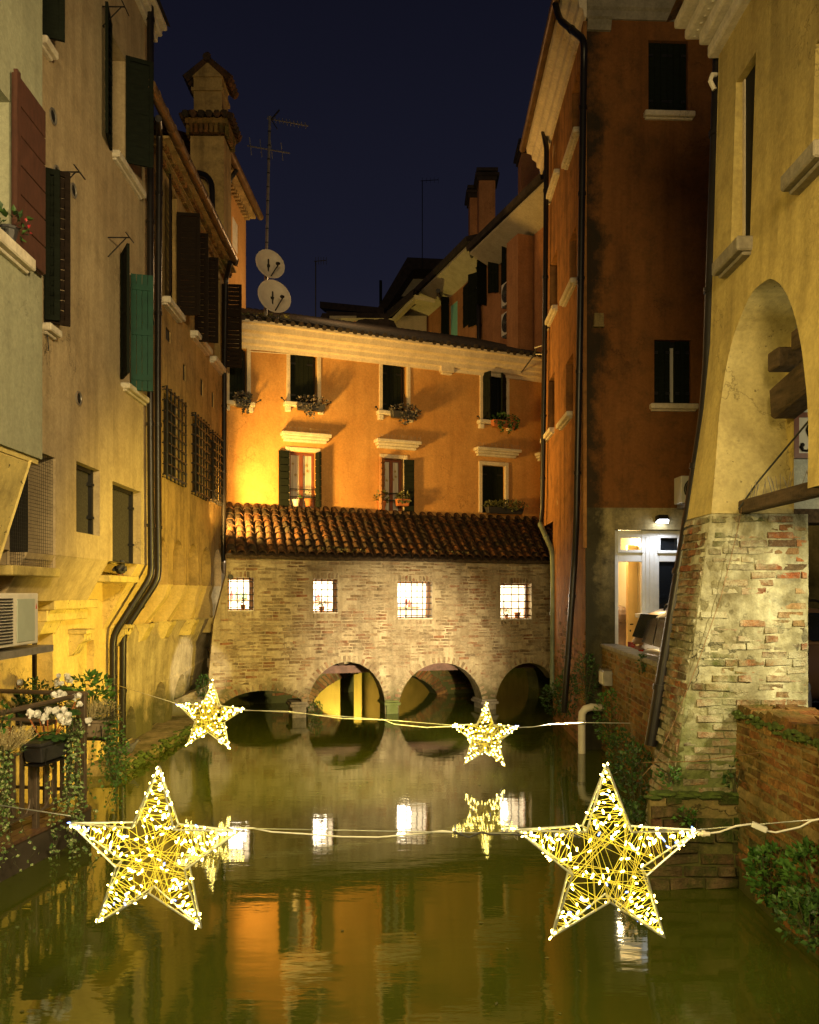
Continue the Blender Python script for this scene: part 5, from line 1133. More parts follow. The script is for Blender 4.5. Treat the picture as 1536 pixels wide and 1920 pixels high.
def smooth(pts, k=4):
    o = []
    for i in range(len(pts) - 1):
        p0, p1, p2, p3 = pts[max(i - 1, 0)], pts[i], pts[i + 1], pts[min(i + 2, len(pts) - 1)]
        for j in range(k):
            t = j / k; o.append(tuple(.5 * (2 * p1[c] + (p2[c] - p0[c]) * t + (2 * p0[c] - 5 * p1[c] + 4 * p2[c] - p3[c]) * t * t + (3 * p1[c] - p0[c] - 3 * p2[c] + p3[c]) * t ** 3) for c in (0, 1)))
    return o + [pts[-1]]
FULL = smooth(LA + RA[-2::-1]); it_ = max(range(len(FULL)), key=lambda i: FULL[i][1]); LA, RA = FULL[:it_ + 1], FULL[it_:][::-1]; ztop_ = FULL[it_][1]
def interp(pts, z):
    for (a0, z0), (a1, z1) in zip(pts, pts[1:]):
        if min(z0, z1) <= z <= max(z0, z1) and z1 != z0: return a0 + (a1 - a0) * (z - z0) / (z1 - z0)
    return pts[-1][0]
AMX, ZT, ZM = 4.0, 7.82, 5.0; NI = -.58
m = MB(); zs = [3.17 + (ztop_ - 3.17) * (1 - (1 - i / 28) ** 1.8) for i in range(29)]
for z0, z1 in zip(zs, zs[1:]):
    for (e0, e1) in (((0, 0), (interp(LA, z0), interp(LA, z1))), ((interp(RA, z0), interp(RA, z1)), (AMX, AMX))):
        m.quad(WP.pt(e0[0], z0, pb(z0)), WP.pt(e1[0], z0, pb(z0)), WP.pt(e1[1], z1, pb(z1)), WP.pt(e0[1], z1, pb(z1)))
m.quad(WP.pt(0, ztop_, pb(ztop_)), WP.pt(AMX, ztop_, pb(ztop_)), WP.pt(AMX, ZM, pb(ZM)), WP.pt(0, ZM, pb(ZM)))
aw = [WP.r(1374, 1411, 125, 465, -.13), WP.r(1527, 1560, 60, 285, -.13)]
zs2 = [ZM, 6.0, ZT]
m.facade(WP, 0, AMX, ZM, ZT, aw, .23, lambda a, z: pb(z))
zz = zs + [ZM, 6., ZT]
for z0, z1 in zip(zz, zz[1:]): nb = -4 if z0 >= ZM else NI; m.quad(WP.pt(0, z0, pb(z0)), WP.pt(0, z1, pb(z1)), WP.pt(0, z1, nb), WP.pt(0, z0, nb))
m.quad(WP.pt(0, 3.17, NI), WP.pt(0, ZM, NI), WP.pt(LA[0][0], ZM, NI), WP.pt(LA[0][0], 3.17, NI))
m.build('wall', M['arch_house'], ah)
m = MB()
for pts, fl in ((LA, 0), (RA, 1)):
    for (a0, z0), (a1, z1) in zip(pts, pts[1:]):
        m.quad(WP.pt(a0, z0, pb(z0)), WP.pt(a1, z1, pb(z1)), WP.pt(a1, z1, NI), WP.pt(a0, z0, NI))
m.build('arch_lining', M['lining'], ah)
def XL(z): return 2.70 - pb(z)                      # canal edge of the house at height z
m = MB(); a_s = LA[0][0]; dJ = WP.pt(a_s, 0).y
for z0, z1 in zip([-.5, .3, .87, 2.0], [.3, .87, 2.0, 3.165]):
    m.hexa([(XL(z0), dJ, z0), (3.40, dJ, z0), (3.40, 7.6, z0), (XL(z0), 7.6, z0), (XL(z1), dJ, z1), (3.40, dJ, z1), (3.40, 7.6, z1), (XL(z1), 7.6, z1)])
WJ = Wall((1.6, dJ), (3.40, dJ)); rough_face(m, WJ, lambda z: XL(z) - 1.6, lambda z: 1.80, .6, 3.165, 90, 140, .012, 9.0)
m.build('pier', M['mortar_pier'], ah, smooth='all')
lay(ah, WJ, courses(.3, 1.79, .78, 3.165, lambda a, z: 1.6 + a > XL(z) + .005 and noise.noise(Vector((a * 2.6, z * 3.4, 3.3))) < .40 + .5 * max(0, a - 1.0), .23, .058, .010, .97, 11), M['brick_pier'], .008, limit=300, jit=.011)
lay(ah, WP, courses(.01, a_s - .01, .1, 3.16, lambda a, z: True, .22, .058, .010, .95, 12), M['brick_pier'], .010, nf=lambda a, z: pb(z), limit=100)
m = MB(); m.box(2.03, 3.0, 6.92, dJ - .003, -.5, .78); m.build('footing', M['mortar_dark'], ah)
WJ2 = Wall((2.03, 6.92), (3.0, 6.92)); lay(ah, WJ2, courses(.0, .97, .0, .80, lambda a, z: True, .30, .085, .016, .92, 14), M['brick_moss'], .03, limit=80, jit=.02)
q = MB()
for k in range(90): c = Vector((R.uniform(2.05, 2.95), R.uniform(6.93, dJ), .78 + R.uniform(-.02, .015))); q.ball(c, R.uniform(.02, .07), 6, 4, (1.3, 1, .35))
o = q.build('moss', M['moss'], ah); o['kind'] = 'stuff'
m = MB(); m.box(2.68, 3.40, 3.6, WP.pt(RA[0][0], 0).y, -.5, 3.165); m.build('pier', M['mortar_dark'], ah); lay(ah, Wall((2.68, WP.pt(RA[0][0], 0).y), (2.68, 4.5)), courses(.0, .9, .3, 3.16, lambda a, z: True, seed=16, keep=.95), M['brick_red'], .012, limit=90); WK = Wall((2.68, 4.5), (2.68, 4.4))
# openings of the upper storey
for i, r in enumerate(aw):
    pane(ah, WP, r, -.225, M['black'])
q = MB(); r = aw[0]; q.wbox(WP, r[0] + .002, r[0] + .05, r[2] + .002, r[3] - .002, -.224, -.215); q.build('frame', M['trim'], ah)
for r, g in ((aw[0], .10), (aw[1], .20)): sill(ah, WP, r[0] - g, r[1] + .06, r[2] - .002, .02, .12, M['greystone'], n0=-.4)
m = MB()
for n0, n1, z0, z1 in ((-.6, -.08, ZT - .34, ZT - .22), (-.6, .0, ZT - .219, ZT - .10), (-.6, .10, ZT - .099, ZT), (-.6, .20, ZT + .001, ZT + .09)): m.wbox(WP, -.06 - (n1 > .05) * .1, AMX, z0, z1, n0, n1)
cn_ = m.build('cornice', M['stone'], ah, bevel=.025, seg=2)
m = MB()
for k in range(44): a = -.10 + k * .092; m.lathe(WP.pt(a, ZT - .06, .02), [(.010, -.045), (.036, -.02), (.040, .02), (.012, .05)], 7)
m.build('egg_moulding', M['stone'], cn_, smooth='all')['kind'] = 'stuff'
m = MB(); m.add([WP.pt(-.2, ZT + .10, .26), WP.pt(AMX, ZT + .10, .26), WP.pt(AMX, ZT + 1.8, -4), WP.pt(-.2, ZT + 1.8, -4)], [(0, 1, 2, 3)])
for k in range(18): a = .1 + AMX * k / 18; m.tube([WP.pt(a, ZT + .16, .20), WP.pt(a, ZT + 1.0, -1.8)], .07, 7)
m.build('roof', M['tile'], ah)
# inside the arcade
Xi = 2.70 - NI
m = MB(); m.box(Xi, 7.5, 4.4, 8.29, 4.95, 5.05); m.build('ceiling', M['soffit'], ah)
m = MB(); m.box(Xi + .001, 7.5, 8.30, 8.6, 3.34, 4.94); m.build('wall', plaster('whitewashed_wall', (.5, .52, .46), (.6, .62, .56), (.25, .24, .18), .4, .2, bump=1.2), ah)
m = MB(); m.box(Xi - .02, 7.5, 8.26, 8.64, 3.20, 3.339); m.build('lintel', M['wood_old'], ah)
m = MB(); m.bar((3.18, dJ - .002, 4.10), (3.18, 4.6, 4.46), .22, .27); m.build('beam', M['wood_old'], ah, bevel=.02)
for k in range(5):
    q = MB(); y = dJ - .22 - k * .42; q.box(3.0, 7.4, y - .10, y + .10, 4.34 + k * .05, 4.50 + k * .05); q.build('joist', M['wood_old'], ah, bevel=.012)
m = MB(); m.bar((2.86, dJ + .02, 3.225), (2.86, WP.pt(RA[0][0], 0).y - .02, 3.225), .10, .11); tb = m.build('tie_beam', M['wood_old'], ah, bevel=.01)
q = MB()
for k in range(34):
    if k in (9, 10, 19, 20, 21): continue
    y = dJ - .05 - k * .045; c = Vector((2.86 + R.uniform(-.03, .03), y, 3.275)); q.bar(c, c + Vector((R.uniform(-.05, .05), R.uniform(-.04, .04), R.uniform(.09, .16))), .004)
q.build('bird_spikes', M['lead'], tb)['kind'] = 'stuff'
sg = thing('sign', 'cream sign board in a dark red frame with black scroll lettering, under the archway', 'sign', P(1510, 816, 8.24))
d_ = 8.26; a_, b_ = P(1497, 850, d_), P(1560, 783, d_); t = .05
q = MB(); q.box(a_.x, b_.x, d_, d_ + .03, a_.z, b_.z); q.build('board', M['offwhite'], sg)
q = MB(); q.box(a_.x - t, a_.x, d_ - .02, d_ + .03, a_.z - t, b_.z + t); q.box(b_.x, b_.x + t, d_ - .02, d_ + .03, a_.z - t, b_.z + t); q.box(a_.x + .001, b_.x - .001, d_ - .02, d_ + .028, a_.z - t, a_.z - .001); q.box(a_.x + .001, b_.x - .001, d_ - .02, d_ + .028, b_.z + .001, b_.z + t); q.build('frame', M['wood_red'], sg)
q = MB(); c = P(1512, 838, d_ - .008); S = [(-.035, .02), (-.05, 0), (-.03, -.035), (.01, -.04), (.05, -.01), (.06, .06), (.03, .12), (.01, .17), (.03, .22), (.07, .23)]; q.tube([c + Vector((x, 0, z)) for x, z in S], [.014, .018, .014, .012, .014, .016, .014, .012, .014, .016], 6); q.ball(c + Vector((-.035, 0, .022)), .022, 8, 5, (1, .4, 1)); q.build('lettering', M['black'], sg)
drainpipe('thick black drainpipe leaning down the battered edge of the arcade house', [P(1352, -80, 7.72), P(1350, 100, 7.72), P(1340, 400, 7.72), P(1330, 690, 7.70), P(1322, 785, 7.68), P(1294, 965, 7.66), P(1221, 1398, 7.64)], .062, M['pipe'], seg=14)
q = MB(); q.tube([P(1349, 140, 7.7), P(1336, 140, 7.66), P(1332, 152, 7.64), P(1340, 168, 7.64)], .022, 7); q.build('gutter_spout', M['stone'], ah)

# ================================================================== parapets
pn = thing('parapet_wall', 'mossy red brick parapet wall in the right corner, running up to the whitewashed pier', 'wall', (3.05, 5.5, 0))
m = MB(); m.wbox(WPN, 0, 3.4, -.5, 1.46, -.50, 0); rough_face(m, WPN, lambda z: 0, lambda z: 3.3, -.1, 1.455, 110, 60, .008, 5.0, lambda a, z: 0 if z > .85 else .012); m.build('wall', M['mortar_dark'], pn, smooth='all')
lay(pn, WPN, courses(.0, 3.3, .86, 1.46, lambda a, z: True, .25, .060, .016, .96, 31) + courses(.0, 3.3, .04, .84, lambda a, z: True, .25, .060, .016, .80, 32), M['brick_red'], .008, limit=300, jit=.003, depth=.02, nf=lambda a, z: 0 if z > .85 else .012)
cm_ = brick_meshes(M['brick_red'])
for k in range(26):                                              # coping bricks laid across the top
    for s in (0, 1): inst(cm_[R.randrange(6)], 'coping_brick', pn, Matrix.Translation(WPN.pt(.05 + k * .128, 1.46, -.125 - s * .255)) @ Matrix.Rotation(R.uniform(-.03, .03), 4, 'Z') @ Matrix.Rotation(math.pi / 2, 4, 'X').inverted().inverted() @ Matrix.Diagonal((.25, .085 + R.uniform(-.008, .01), .120, 1)))
q = MB()
for k in range(240): c = WPN.pt(R.uniform(0, 3.2), 1.475 + R.uniform(-.05, .02), R.uniform(-.02, .035)); q.ball(c, R.uniform(.012, .035), 5, 3, (1, 1, .7))
o = q.build('moss', M['moss'], pn); o['kind'] = 'stuff'
pf = thing('parapet_wall', 'mossy brick canal parapet between the red house corner and the leaning drainpipe', 'wall', (3.1, 10.5, 0))
m = MB(); m.wbox(WPF, 0, WPF.L, -.5, 1.62, -.22, 0); rough_face(m, WPF, lambda z: 0, lambda z: WPF.L, -.1, 1.615, 120, 50, .008, 5.0); m.build('wall', M['mortar_dark'], pf, smooth='all')
lay(pf, WPF, courses(.0, WPF.L, .02, 1.58, lambda a, z: True, .25, .060, .015, .95, 41), M['brick_red'], .008, limit=300, jit=.004, depth=.02)
for k in range(17): q = MB(); a = .0 + k * .30; q.wbox(WPF, a + .004, a + .292, 1.622, 1.685 + R.uniform(-.006, .006), -.235, .03); q.build('coping_slab', M['greystone'], pf, bevel=.01)
bx = thing('meter_box', 'small pale box fixed to the mossy parapet above the white pipe', 'box', wp(WPF, 1142, 1310, .0)); q = MB(); a = WPF.a(1142, .05)
q.wbox(WPF, a - .30, a + .05, 1.10, 1.33, .0, .14); q.build('case', M['lead'], bx, bevel=.01); q = MB(); q.wbox(WPF, a - .27, a + .02, 1.13, 1.30, .141, .15); q.build('lid', M['offwhite'], bx)
ep = thing('outfall_pipe', 'pale elbow pipe dipping from the parapet into the water', 'pipe', P(1091, 1400, 12.7)); q = MB(); dz = 12.7
q.tube([P(1128, 1327, dz + .1), P(1108, 1326, dz), P(1098, 1329, dz), P(1092, 1337, dz), P(1091, 1350, dz), P(1091, 1460, dz)], .058, 12); q.build('pipe', M['offwhite'], ep, smooth=True); q = MB(); q.tube([P(1091, 1352, dz), P(1091, 1358, dz)], .07, 12); q.build('collar', M['lead'], ep)

# ================================================================== cars
def car(label, loc, rot, paint, name='parked_car', fx=0.):
    """Compact family car, nose at +x = 0 running to x = -length; built from lofted cross sections."""
    t = thing(name, label, 'car', loc); t.rotation_euler = (0, 0, rot)
    def put(m, nm, mat, parent=t, sub=0, smooth=True):
        me = bpy.data.meshes.new(nm); me.from_pydata(m.v, [], m.f); me.materials.append(mat)
        if smooth: me.polygons.foreach_set('use_smooth', [True] * len(me.polygons))
        o = bpy.data.objects.new(nm, me); COL.objects.link(o); o.parent = parent
        if sub: s = o.modifiers.new('smooth', 'SUBSURF'); s.levels = s.render_levels = sub
        return o
    st = [(0, .32, .62, .64), (-.06, .24, .80, .74), (-.45, .22, .96, .82), (-1.0, .20, 1.04, .85), (-2.4, .20, 1.06, .86), (-3.4, .22, 1.05, .84), (-3.92, .28, 1.0, .80), (-3.98, .36, .86, .76)]
    m = MB(); k = 0
    for x, zl_, zb_, w in st:
        s = [(w * .86, zl_), (w, zl_ + .16), (w * 1.02, (zl_ + zb_) / 2 + .08), (w * .96, zb_ - .05), (w * .86, zb_), (0, zb_ + .03)]
        ring_ = [(x, y, z) for y, z in s] + [(x, -y, z) for y, z in s[-2::-1]]; m.v += ring_; n_ = len(ring_)
    for i in range(len(st) - 1):
        for j in range(n_): a, b = i * n_ + j, i * n_ + (j + 1) % n_; m.f.append((a, b, b + n_, a + n_))
    m.f += [tuple(range(n_))[::-1], tuple(range((len(st) - 1) * n_, len(st) * n_))]; m.mi = [0] * len(m.f)
    body = put(m, 'body', paint, sub=1)
    gs = [(-.70 + fx, 1.02, .74, .72), (-1.45 + fx * .9, 1.50, .66, .60), (-1.75, 1.56, .66, .60), (-2.9, 1.56, .64, .58), (-3.50, 1.54, .64, .57), (-3.80, 1.47, .65, .57), (-3.90, 1.25, .67, .60), (-3.96, .98, .70, .62)]
    m = MB()
    for x, zt_, wb_2, wt in gs:
        zb_ = 1.0; m.v += [(x, wb_2 + .06, zb_), (x, wt + (wb_2 - wt) * .1, zt_ - .05), (x, wt - .08, zt_), (x, -wt + .08, zt_), (x, -wt - (wb_2 - wt) * .1, zt_ - .05), (x, -wb_2 - .06, zb_)]
    for i in range(len(gs) - 1):
        for j in range(5): a = i * 6 + j; m.f.append((a, a + 1, a + 7, a + 6))
    m.mi = [0] * len(m.f); put(m, 'roof', paint, sub=1)
    gl = NT('car_glass').bsdf((.012, .013, .014), .08, None, **{'Specular IOR Level': .7})
    q = MB(); q.quad((-.78 + fx, -.66, 1.075), (-.78 + fx, .66, 1.075), (-1.40 + fx * .9, .57, 1.475), (-1.40 + fx * .9, -.57, 1.475)); put(q, 'windscreen', gl, smooth=False)
    q = MB(); q.quad((-3.875, -.50, 1.42), (-3.985, -.57, 1.07), (-3.985, .57, 1.07), (-3.875, .50, 1.42)); put(q, 'rear_window', gl, smooth=False)
    for s in (-1, 1):
        q = MB(); q.box(-3.99, -3.93, *sorted((s * .60, s * .76)), .70, .98); put(q, 'tail_light', flat('tail_light_red', (.25, .015, .012), .2, .1), smooth=False)
        q = MB(); q.quad((-1.10 + fx, s * .755, 1.08), (-1.95 + fx * .5, s * .752, 1.08), (-1.95 + fx * .5, s * .668, 1.47), (-1.52 + fx, s * .672, 1.44)); q.quad((-2.03, s * .752, 1.08), (-2.85, s * .748, 1.08), (-2.80, s * .662, 1.46), (-2.03, s * .668, 1.47)); q.quad((-2.93, s * .748, 1.08), (-3.76, s * .735, 1.10), (-3.66, s * .665, 1.41), (-2.88, s * .662, 1.46))
        q.v = [(x, y + s * .018, z) for x, y, z in q.v]; put(q, 'side_window', gl, smooth=False)
        q = MB(); q.ball((-1.10 + fx * .9, s * .95, 1.10), .12, 10, 6, (.55, 1, .75)); q.bar((-1.05 + fx * .9, s * .80, 1.06), (-1.08 + fx * .9, s * .90, 1.08), .05); put(q, 'mirror', M['iron'])
        q = MB(); q.ball((-.16, s * .58, .72), .17, 12, 8, (.7, 1, .62)); hl_ = put(q, 'headlight', M['lead']); q = MB(); q.lathe((-.03, s * .60, .72), [(.085, 0), (.09, .02), (.075, .03), (.03, .015)], 12, (1, 0, 0)); put(q, 'reflector', flat('headlight_glass', (.7, .7, .66), .1, .05, metal=.6), hl_); q = MB(); q.lathe((-.06, s * .45, .70), [(.055, 0), (.06, .02), (.05, .03), (.02, .015)], 12, (1, 0, 0)); put(q, 'reflector', M['white_metal'], hl_)
        q = MB(); q.tube([(-1.6, s * .56, 1.57), (-1.75, s * .56, 1.63), (-2.9, s * .54, 1.63), (-3.05, s * .54, 1.56)], .018, 7); put(q, 'roof_rail', M['iron'])
        for x in (-.78, -3.15):
            q = MB(); q.lathe((x, s * .70, .30), [(.16, 0), (.27, 0), (.30, .03), (.30, .15), (.27, .18), (.18, .18), (.17, .14), (.001, .14)], 20, (0, s, 0)); w_ = put(q, 'wheel', M['iron'])
            q = MB()
            for j in range(5): c = 2 * math.pi * j / 5; q.bar((x, s * .875, .30), (x + .18 * math.cos(c), s * .875, .30 + .18 * math.sin(c)), .045, .03)
            put(q, 'rim', M['lead'], w_)
    q = MB(); q.box(-.04, .012, -.42, .42, .40, .56); q.box(-.03, .014, -.62, -.48, .38, .50); q.box(-.03, .014, .48, .62, .38, .50); put(q, 'grille', M['iron'], smooth=False)
    q = MB(); q.box(.0, .022, -.26, .26, .565, .675); put(q, 'number_plate', M['white_metal'], smooth=False)
    return t
carp = NT('bronze_car_paint').bsdf((.34, .20, .12), .28, None, Metallic=.5, **{'Coat Weight': .6})
cars = NT('silver_car_paint').bsdf((.42, .41, .40), .28, None, Metallic=.5, **{'Coat Weight': .6})
car('bronze car with roof rails parked before the shop door, partly behind the leaning drainpipe', (7.40, 12.12, .752), rad(3), carp)
sc_ = car('small silver city car under the archway behind the whitewashed pier', (3.80, 8.9, .752), rad(-90), cars); sc_.scale = (.62, .82, .97)
# ================================================================== star lights on their cables
def star(label, px, py, d, rot, near, seed, yaw=0.):
    r = random.Random(seed); c = P(px, py, d); t = thing('star_light', label, 'star light', c, 'star lights hung over the canal')
    Ro, Ri = .474, .19; pts = []
    for k in range(10):
        a = math.pi / 2 + k * math.pi / 5 + rad(rot); q = Ro if k % 2 == 0 else Ri; pts.append((q * math.cos(a), q * math.sin(a)))
    def at(x, z, y=0.): v = Vector((x, y, z)); v.rotate(Matrix.Rotation(yaw, 3, 'Z')); return c + v
    yk = lambda k, s: (.006 if k % 2 == 0 else .055) * s
    fr = MB()
    for s in (-1, 1):
        loop_ = []
        for k in range(10):
            x, z = pts[k]; p, nx = pts[k - 1], pts[(k + 1) % 10]
            if k % 2 == 0:                                         # rounded tips
                for f in (-.05, 0, .05):
                    o = p if f < 0 else nx; g = abs(f); loop_.append(at(x + (o[0] - x) * g - (x * .006 if f else 0), z + (o[1] - z) * g, yk(k, s)))
            else: loop_.append(at(x, z, yk(k, s)))
        fr.tube(loop_, .0062, 6, closed=True)
    for k in range(1, 10, 2): fr.bar(at(*pts[k], -.055), at(*pts[k], .055), .008)
    for k in range(0, 10, 2): fr.bar(at(pts[k][0] * .93, pts[k][1] * .93, -.01), at(pts[k][0] * .93, pts[k][1] * .93, .012), .006)
    fr.build('frame', M['star_wire'], t)
    def edge(u):                                                  # point on the outline, u in 0..10
        k = int(u) % 10; f = u - int(u); a, b = pts[k], pts[(k + 1) % 10]; return a[0] + (b[0] - a[0]) * f, a[1] + (b[1] - a[1]) * f
    w = MB(); bp = []
    for arm in range(5):                                          # light string laced across each arm and the middle
        for s in (-1, 1):
            prev = None; n_ = 12
            for i in range(n_):
                f = .05 + .93 * (i + r.uniform(-.2, .2)) / n_; f = max(.04, min(.90, f)); u = (2 * arm + f) if i % 2 else (2 * arm - f)
                x, z = edge(u % 10); y = s * (.010 + .045 * f) * r.uniform(.6, 1.)
                if prev:
                    w.bar(at(*prev), at(x, z, y), .0023)
                    for _ in range(4 if f > .3 else 2):
                        g = r.uniform(.1, .9); bp.append((prev[0] + (x - prev[0]) * g, prev[1] + (z - prev[1]) * g, prev[2] + (y - prev[2]) * g))
                prev = (x, z, y)
    for i in range(46):                                            # from arm to arm through the middle
        k = r.randrange(5); a = edge((2 * k + 1 + r.uniform(-.42, .42)) % 10); kk = (k + r.choice((2, 3))) % 5; b = edge((2 * kk + 1 + r.uniform(-.42, .42)) % 10); s = r.choice((-1, 1))
        w.bar(at(*a, s * .045), at(*b, s * .055), .0022)
        for _ in range(5): g = r.uniform(.12, .88); bp.append((a[0] + (b[0] - a[0]) * g, a[1] + (b[1] - a[1]) * g, s * .052))
    r.shuffle(bp); keep = []
    for b in bp:
        if len(keep) < 270 and all((b[0] - k[0]) ** 2 + (b[2] - k[2]) ** 2 > .0115 ** 2 for k in keep): keep.append(b)
    bp = keep
    for i in range(30):
        u = r.uniform(0, 10); a = edge(u); l = math.hypot(*a); bp.append((a[0] * (1 + .020 / l), a[1] * (1 + .020 / l), r.uniform(-.02, .02)))
    w.build('light_string', M['gold_wire'], t)
    if near:
        mes = []
        for mt in ('bulb', 'bulb_blue'):
            q = MB(); q.lathe((0, 0, -.011), [(.0028, 0), (.0042, .007), (.0044, .016), (.001, .021)], 6); me = bpy.data.meshes.new('bulb'); me.from_pydata(q.v, [], q.f); me.materials.append(M[mt]); mes.append(me)
        for i, b in enumerate(bp):
            d_ = Vector((r.gauss(0, 1), r.gauss(0, .5), r.gauss(0, 1))).normalized(); Mx = Matrix.Translation(at(*b)) @ d_.to_track_quat('Z', 'Y').to_matrix().to_4x4() @ Matrix.Diagonal((1, 1, r.uniform(.7, 1.25), 1))
            inst(mes[1 if i % 17 == 5 else 0], 'bulb', t, Mx)
    else:
        q = MB(); q2 = MB()
        for i, b in enumerate(bp): (q2 if i % 21 == 5 else q).ball(at(*b), .0074 * r.uniform(.8, 1.2), 6, 4)
        o = q.build('bulbs', M['bulb'], t); o['kind'] = 'stuff'; o = q2.build('blue_bulbs', M['bulb_blue'], t); o['kind'] = 'stuff'
    q = MB(); q.tube([at(pts[2][0] * 1.0, pts[2][1]), at(pts[2][0] * 1.02, pts[2][1] - .035), at(pts[2][0] * .985, pts[2][1] - .05), at(pts[2][0] * .99, pts[2][1] - .015)], .004, 5, closed=True); q.build('hook', M['lead'], t)
    return t
star('big glowing star over the water in front of the ivy hung railing', 288, 1602, 4.42, -3.5, True, 1, .05)
star('big glowing star over the water in front of the mossy brick footing', 1139, 1612, 4.08, .5, True, 2, -.04)
star('small glowing star before the end of the ochre house wall', 394, 1345, 10.7, -4, False, 3)
star('small glowing star beneath the third bridge arch', 910, 1381, 11.0, -1.5, False, 4)
def cable(label, pts, r, mat, name='cable'):
    o = MB(); o.tube(pts, r, 6); b = o.build(name, mat, smooth='all'); tag(b, label, 'cable', 'cables across the canal'); return b
cable('thin steel wire from the terrace railing to the left big star', [(-3.62, 5.6, P(0, 1495, 5.2).z), P(0, 1510, 4.75), P(132, 1530, 4.42)], .0035, M['star_wire'])
cable('thin taut wire between the two big stars', [P(442, 1553, 4.42), P(700, 1558, 4.25), P(970, 1563, 4.08)], .0028, M['star_wire'])
cable('pale blue grey flex sagging between the two big stars', [P(442, 1552, 4.42), P(475, 1553, 4.4), P(510, 1560, 4.38), P(575, 1564, 4.34), P(640, 1569, 4.3), P(710, 1570, 4.25), P(770, 1565, 4.21), P(830, 1558, 4.17), P(860, 1562, 4.15)], .0045, M['cable_white'])
cable('dark flex coiled beside the right big star', [P(850, 1560, 4.15), P(880, 1570, 4.13), P(900, 1561, 4.12), P(925, 1565, 4.11), P(945, 1561, 4.1), P(975, 1566, 4.08), P(1000, 1563, 4.08)], .0055, M['cable_dark'])
cable('thin wire from the right big star to the near parapet', [P(1306, 1556, 4.08), P(1536, 1536, 3.9), (2.80, 3.75, P(1536, 1528, 3.8).z)], .003, M['star_wire'])
c = thing('flex', 'white flex with a small white connector box beside the right big star', 'cable', P(1424, 1552, 3.98), 'cables across the canal')
q = MB(); q.tube([P(1300, 1562, 4.07), P(1320, 1564, 4.06), P(1350, 1560, 4.04), P(1380, 1549, 4.01), P(1410, 1545, 3.99)], .005, 6); q.tube([P(1437, 1558, 3.97), P(1455, 1561, 3.96), P(1500, 1551, 3.93), P(1522, 1539, 3.91), P(1545, 1534, 3.89)], .005, 6); q.build('flex', M['cable_white'], c, smooth='all')
q = MB(); q.tube([P(1309, 1563, 4.06), P(1331, 1564, 4.05)], .011, 10); q.tube([P(1316, 1563, 4.06), P(1322, 1563, 4.06)], .016, 10); q.build('plug', M['offwhite'], c)
q = MB(); q.bar(P(1410, 1545, 3.99), P(1438, 1557, 3.97), .028, .026); q.build('connector_box', M['cable_white'], c, bevel=.003)
cable('thin wire from the drainpipes to the small left star', [wp(WLO, 214, 1283, .12), P(330, 1319, 10.7)], .004, M['cable_white'])
cable('pale flex between the two small stars', [P(458, 1332, 10.7), P(540, 1334, 10.75), P(640, 1347, 10.8), P(720, 1350, 10.85), P(740, 1358, 10.87), P(800, 1364, 10.9), P(848, 1362, 11.0)], .006, M['cable_white'])
cable('thin wire between the two small stars', [P(458, 1331, 10.7), P(640, 1343, 10.8), P(850, 1360, 11.0)], .005, M['star_wire'])
cable('pale flex from the small right star to the far parapet', [P(973, 1364, 11.), P(1000, 1363, 11), P(1030, 1358, 11), P(1090, 1355, 10.95), P(1182, 1356, 10.8)], .005, M['cable_white'])
cable('thin cable hanging down the whitewashed pier', [P(1395, 935, dJ - .06), P(1382, 1000, dJ - .06), P(1352, 1120, dJ - .05), P(1310, 1240, dJ - .05), P(1262, 1360, dJ - .1), P(1228, 1430, dJ - .15), P(1205, 1455, dJ - .2)], .0032, M['copper'])
cable('cable strung from the tie beam up into the archway', [P(1385, 955, dJ - .1), P(1420, 905, 6.9), P(1470, 845, 6.6), P(1516, 790, 6.3), P(1560, 740, 6.)], .008, M['cable_dark'])
cable('thin cable sagging along the near parapet', [P(1205, 1430, 6.8), P(1300, 1428, 6.75), P(1426, 1411, 6.45), P(1470, 1460, 6.2), P(1536, 1500, 5.7)], .004, M['copper'])

# ================================================================== terrace furniture and plants
rl = thing('railing', 'brown iron terrace railing with flat bars and scrolls, hung with planters', 'railing', (C1.x, C1.y, .3))
WR = Wall((C1 + Vector((-.05, -.02))).xy, (C2 + Vector((-.05, 0))).xy); WR.n = -WR.n if WR.n.x < 0 else WR.n
rmat = flat('brown_iron', (.14, .105, .075), .5, .3, metal=.4)
for k in range(5): q = MB(); q.wbox(WR, k * .80, k * .80 + .05, .05 if k else .27, 1.06 if k else 1.45, -.025, .025); q.build('post', rmat, rl, bevel=.004)
me = None
for k in range(25):
    a = .13 + k * .125
    if min(abs(a - j * .8) for j in range(5)) < .07: continue
    q = MB(); q.wbox(WR, a, a + .048, .46, 1.03, -.010, .010); q.build('baluster', rmat, rl)
for z, w_ in ((1.035, .05), (.45, .04)): q = MB(); q.wbox(WR, -.02, 3.4, z, z + .018, -w_ / 2, w_ / 2); q.build('rail', rmat, rl)
q = MB(); q.tube([WR.pt(-.03, 1.45, 0), WR.pt(.3, 1.45, 0), WR.pt(3.4, 1.44, 0)], .024, 8); q.build('handrail', rmat, rl, smooth=True)
q = MB(); q.tube([WR.pt(-.03, 1.45, 0), Vector((CW.x - .05, CW.y, 1.46))], .024, 8); q.build('handrail', rmat, rl, smooth=True)
q = MB(); q.bar(WR.pt(0, 1.16, 0), Vector((CW.x, CW.y, 1.17)), .03); q.bar(WR.pt(0, .46, 0), Vector((CW.x, CW.y, .46)), .03); q.build('rail', rmat, rl)
for k in range(7): q = MB(); c = Vector((C1.x, C1.y, 0)).lerp(Vector((CW.x, CW.y, 0)), (k + 1) / 8); q.bar(c + Vector((0, 0, .3)), c + Vector((0, 0, 1.16)), .03, .012); q.build('baluster', rmat, rl)
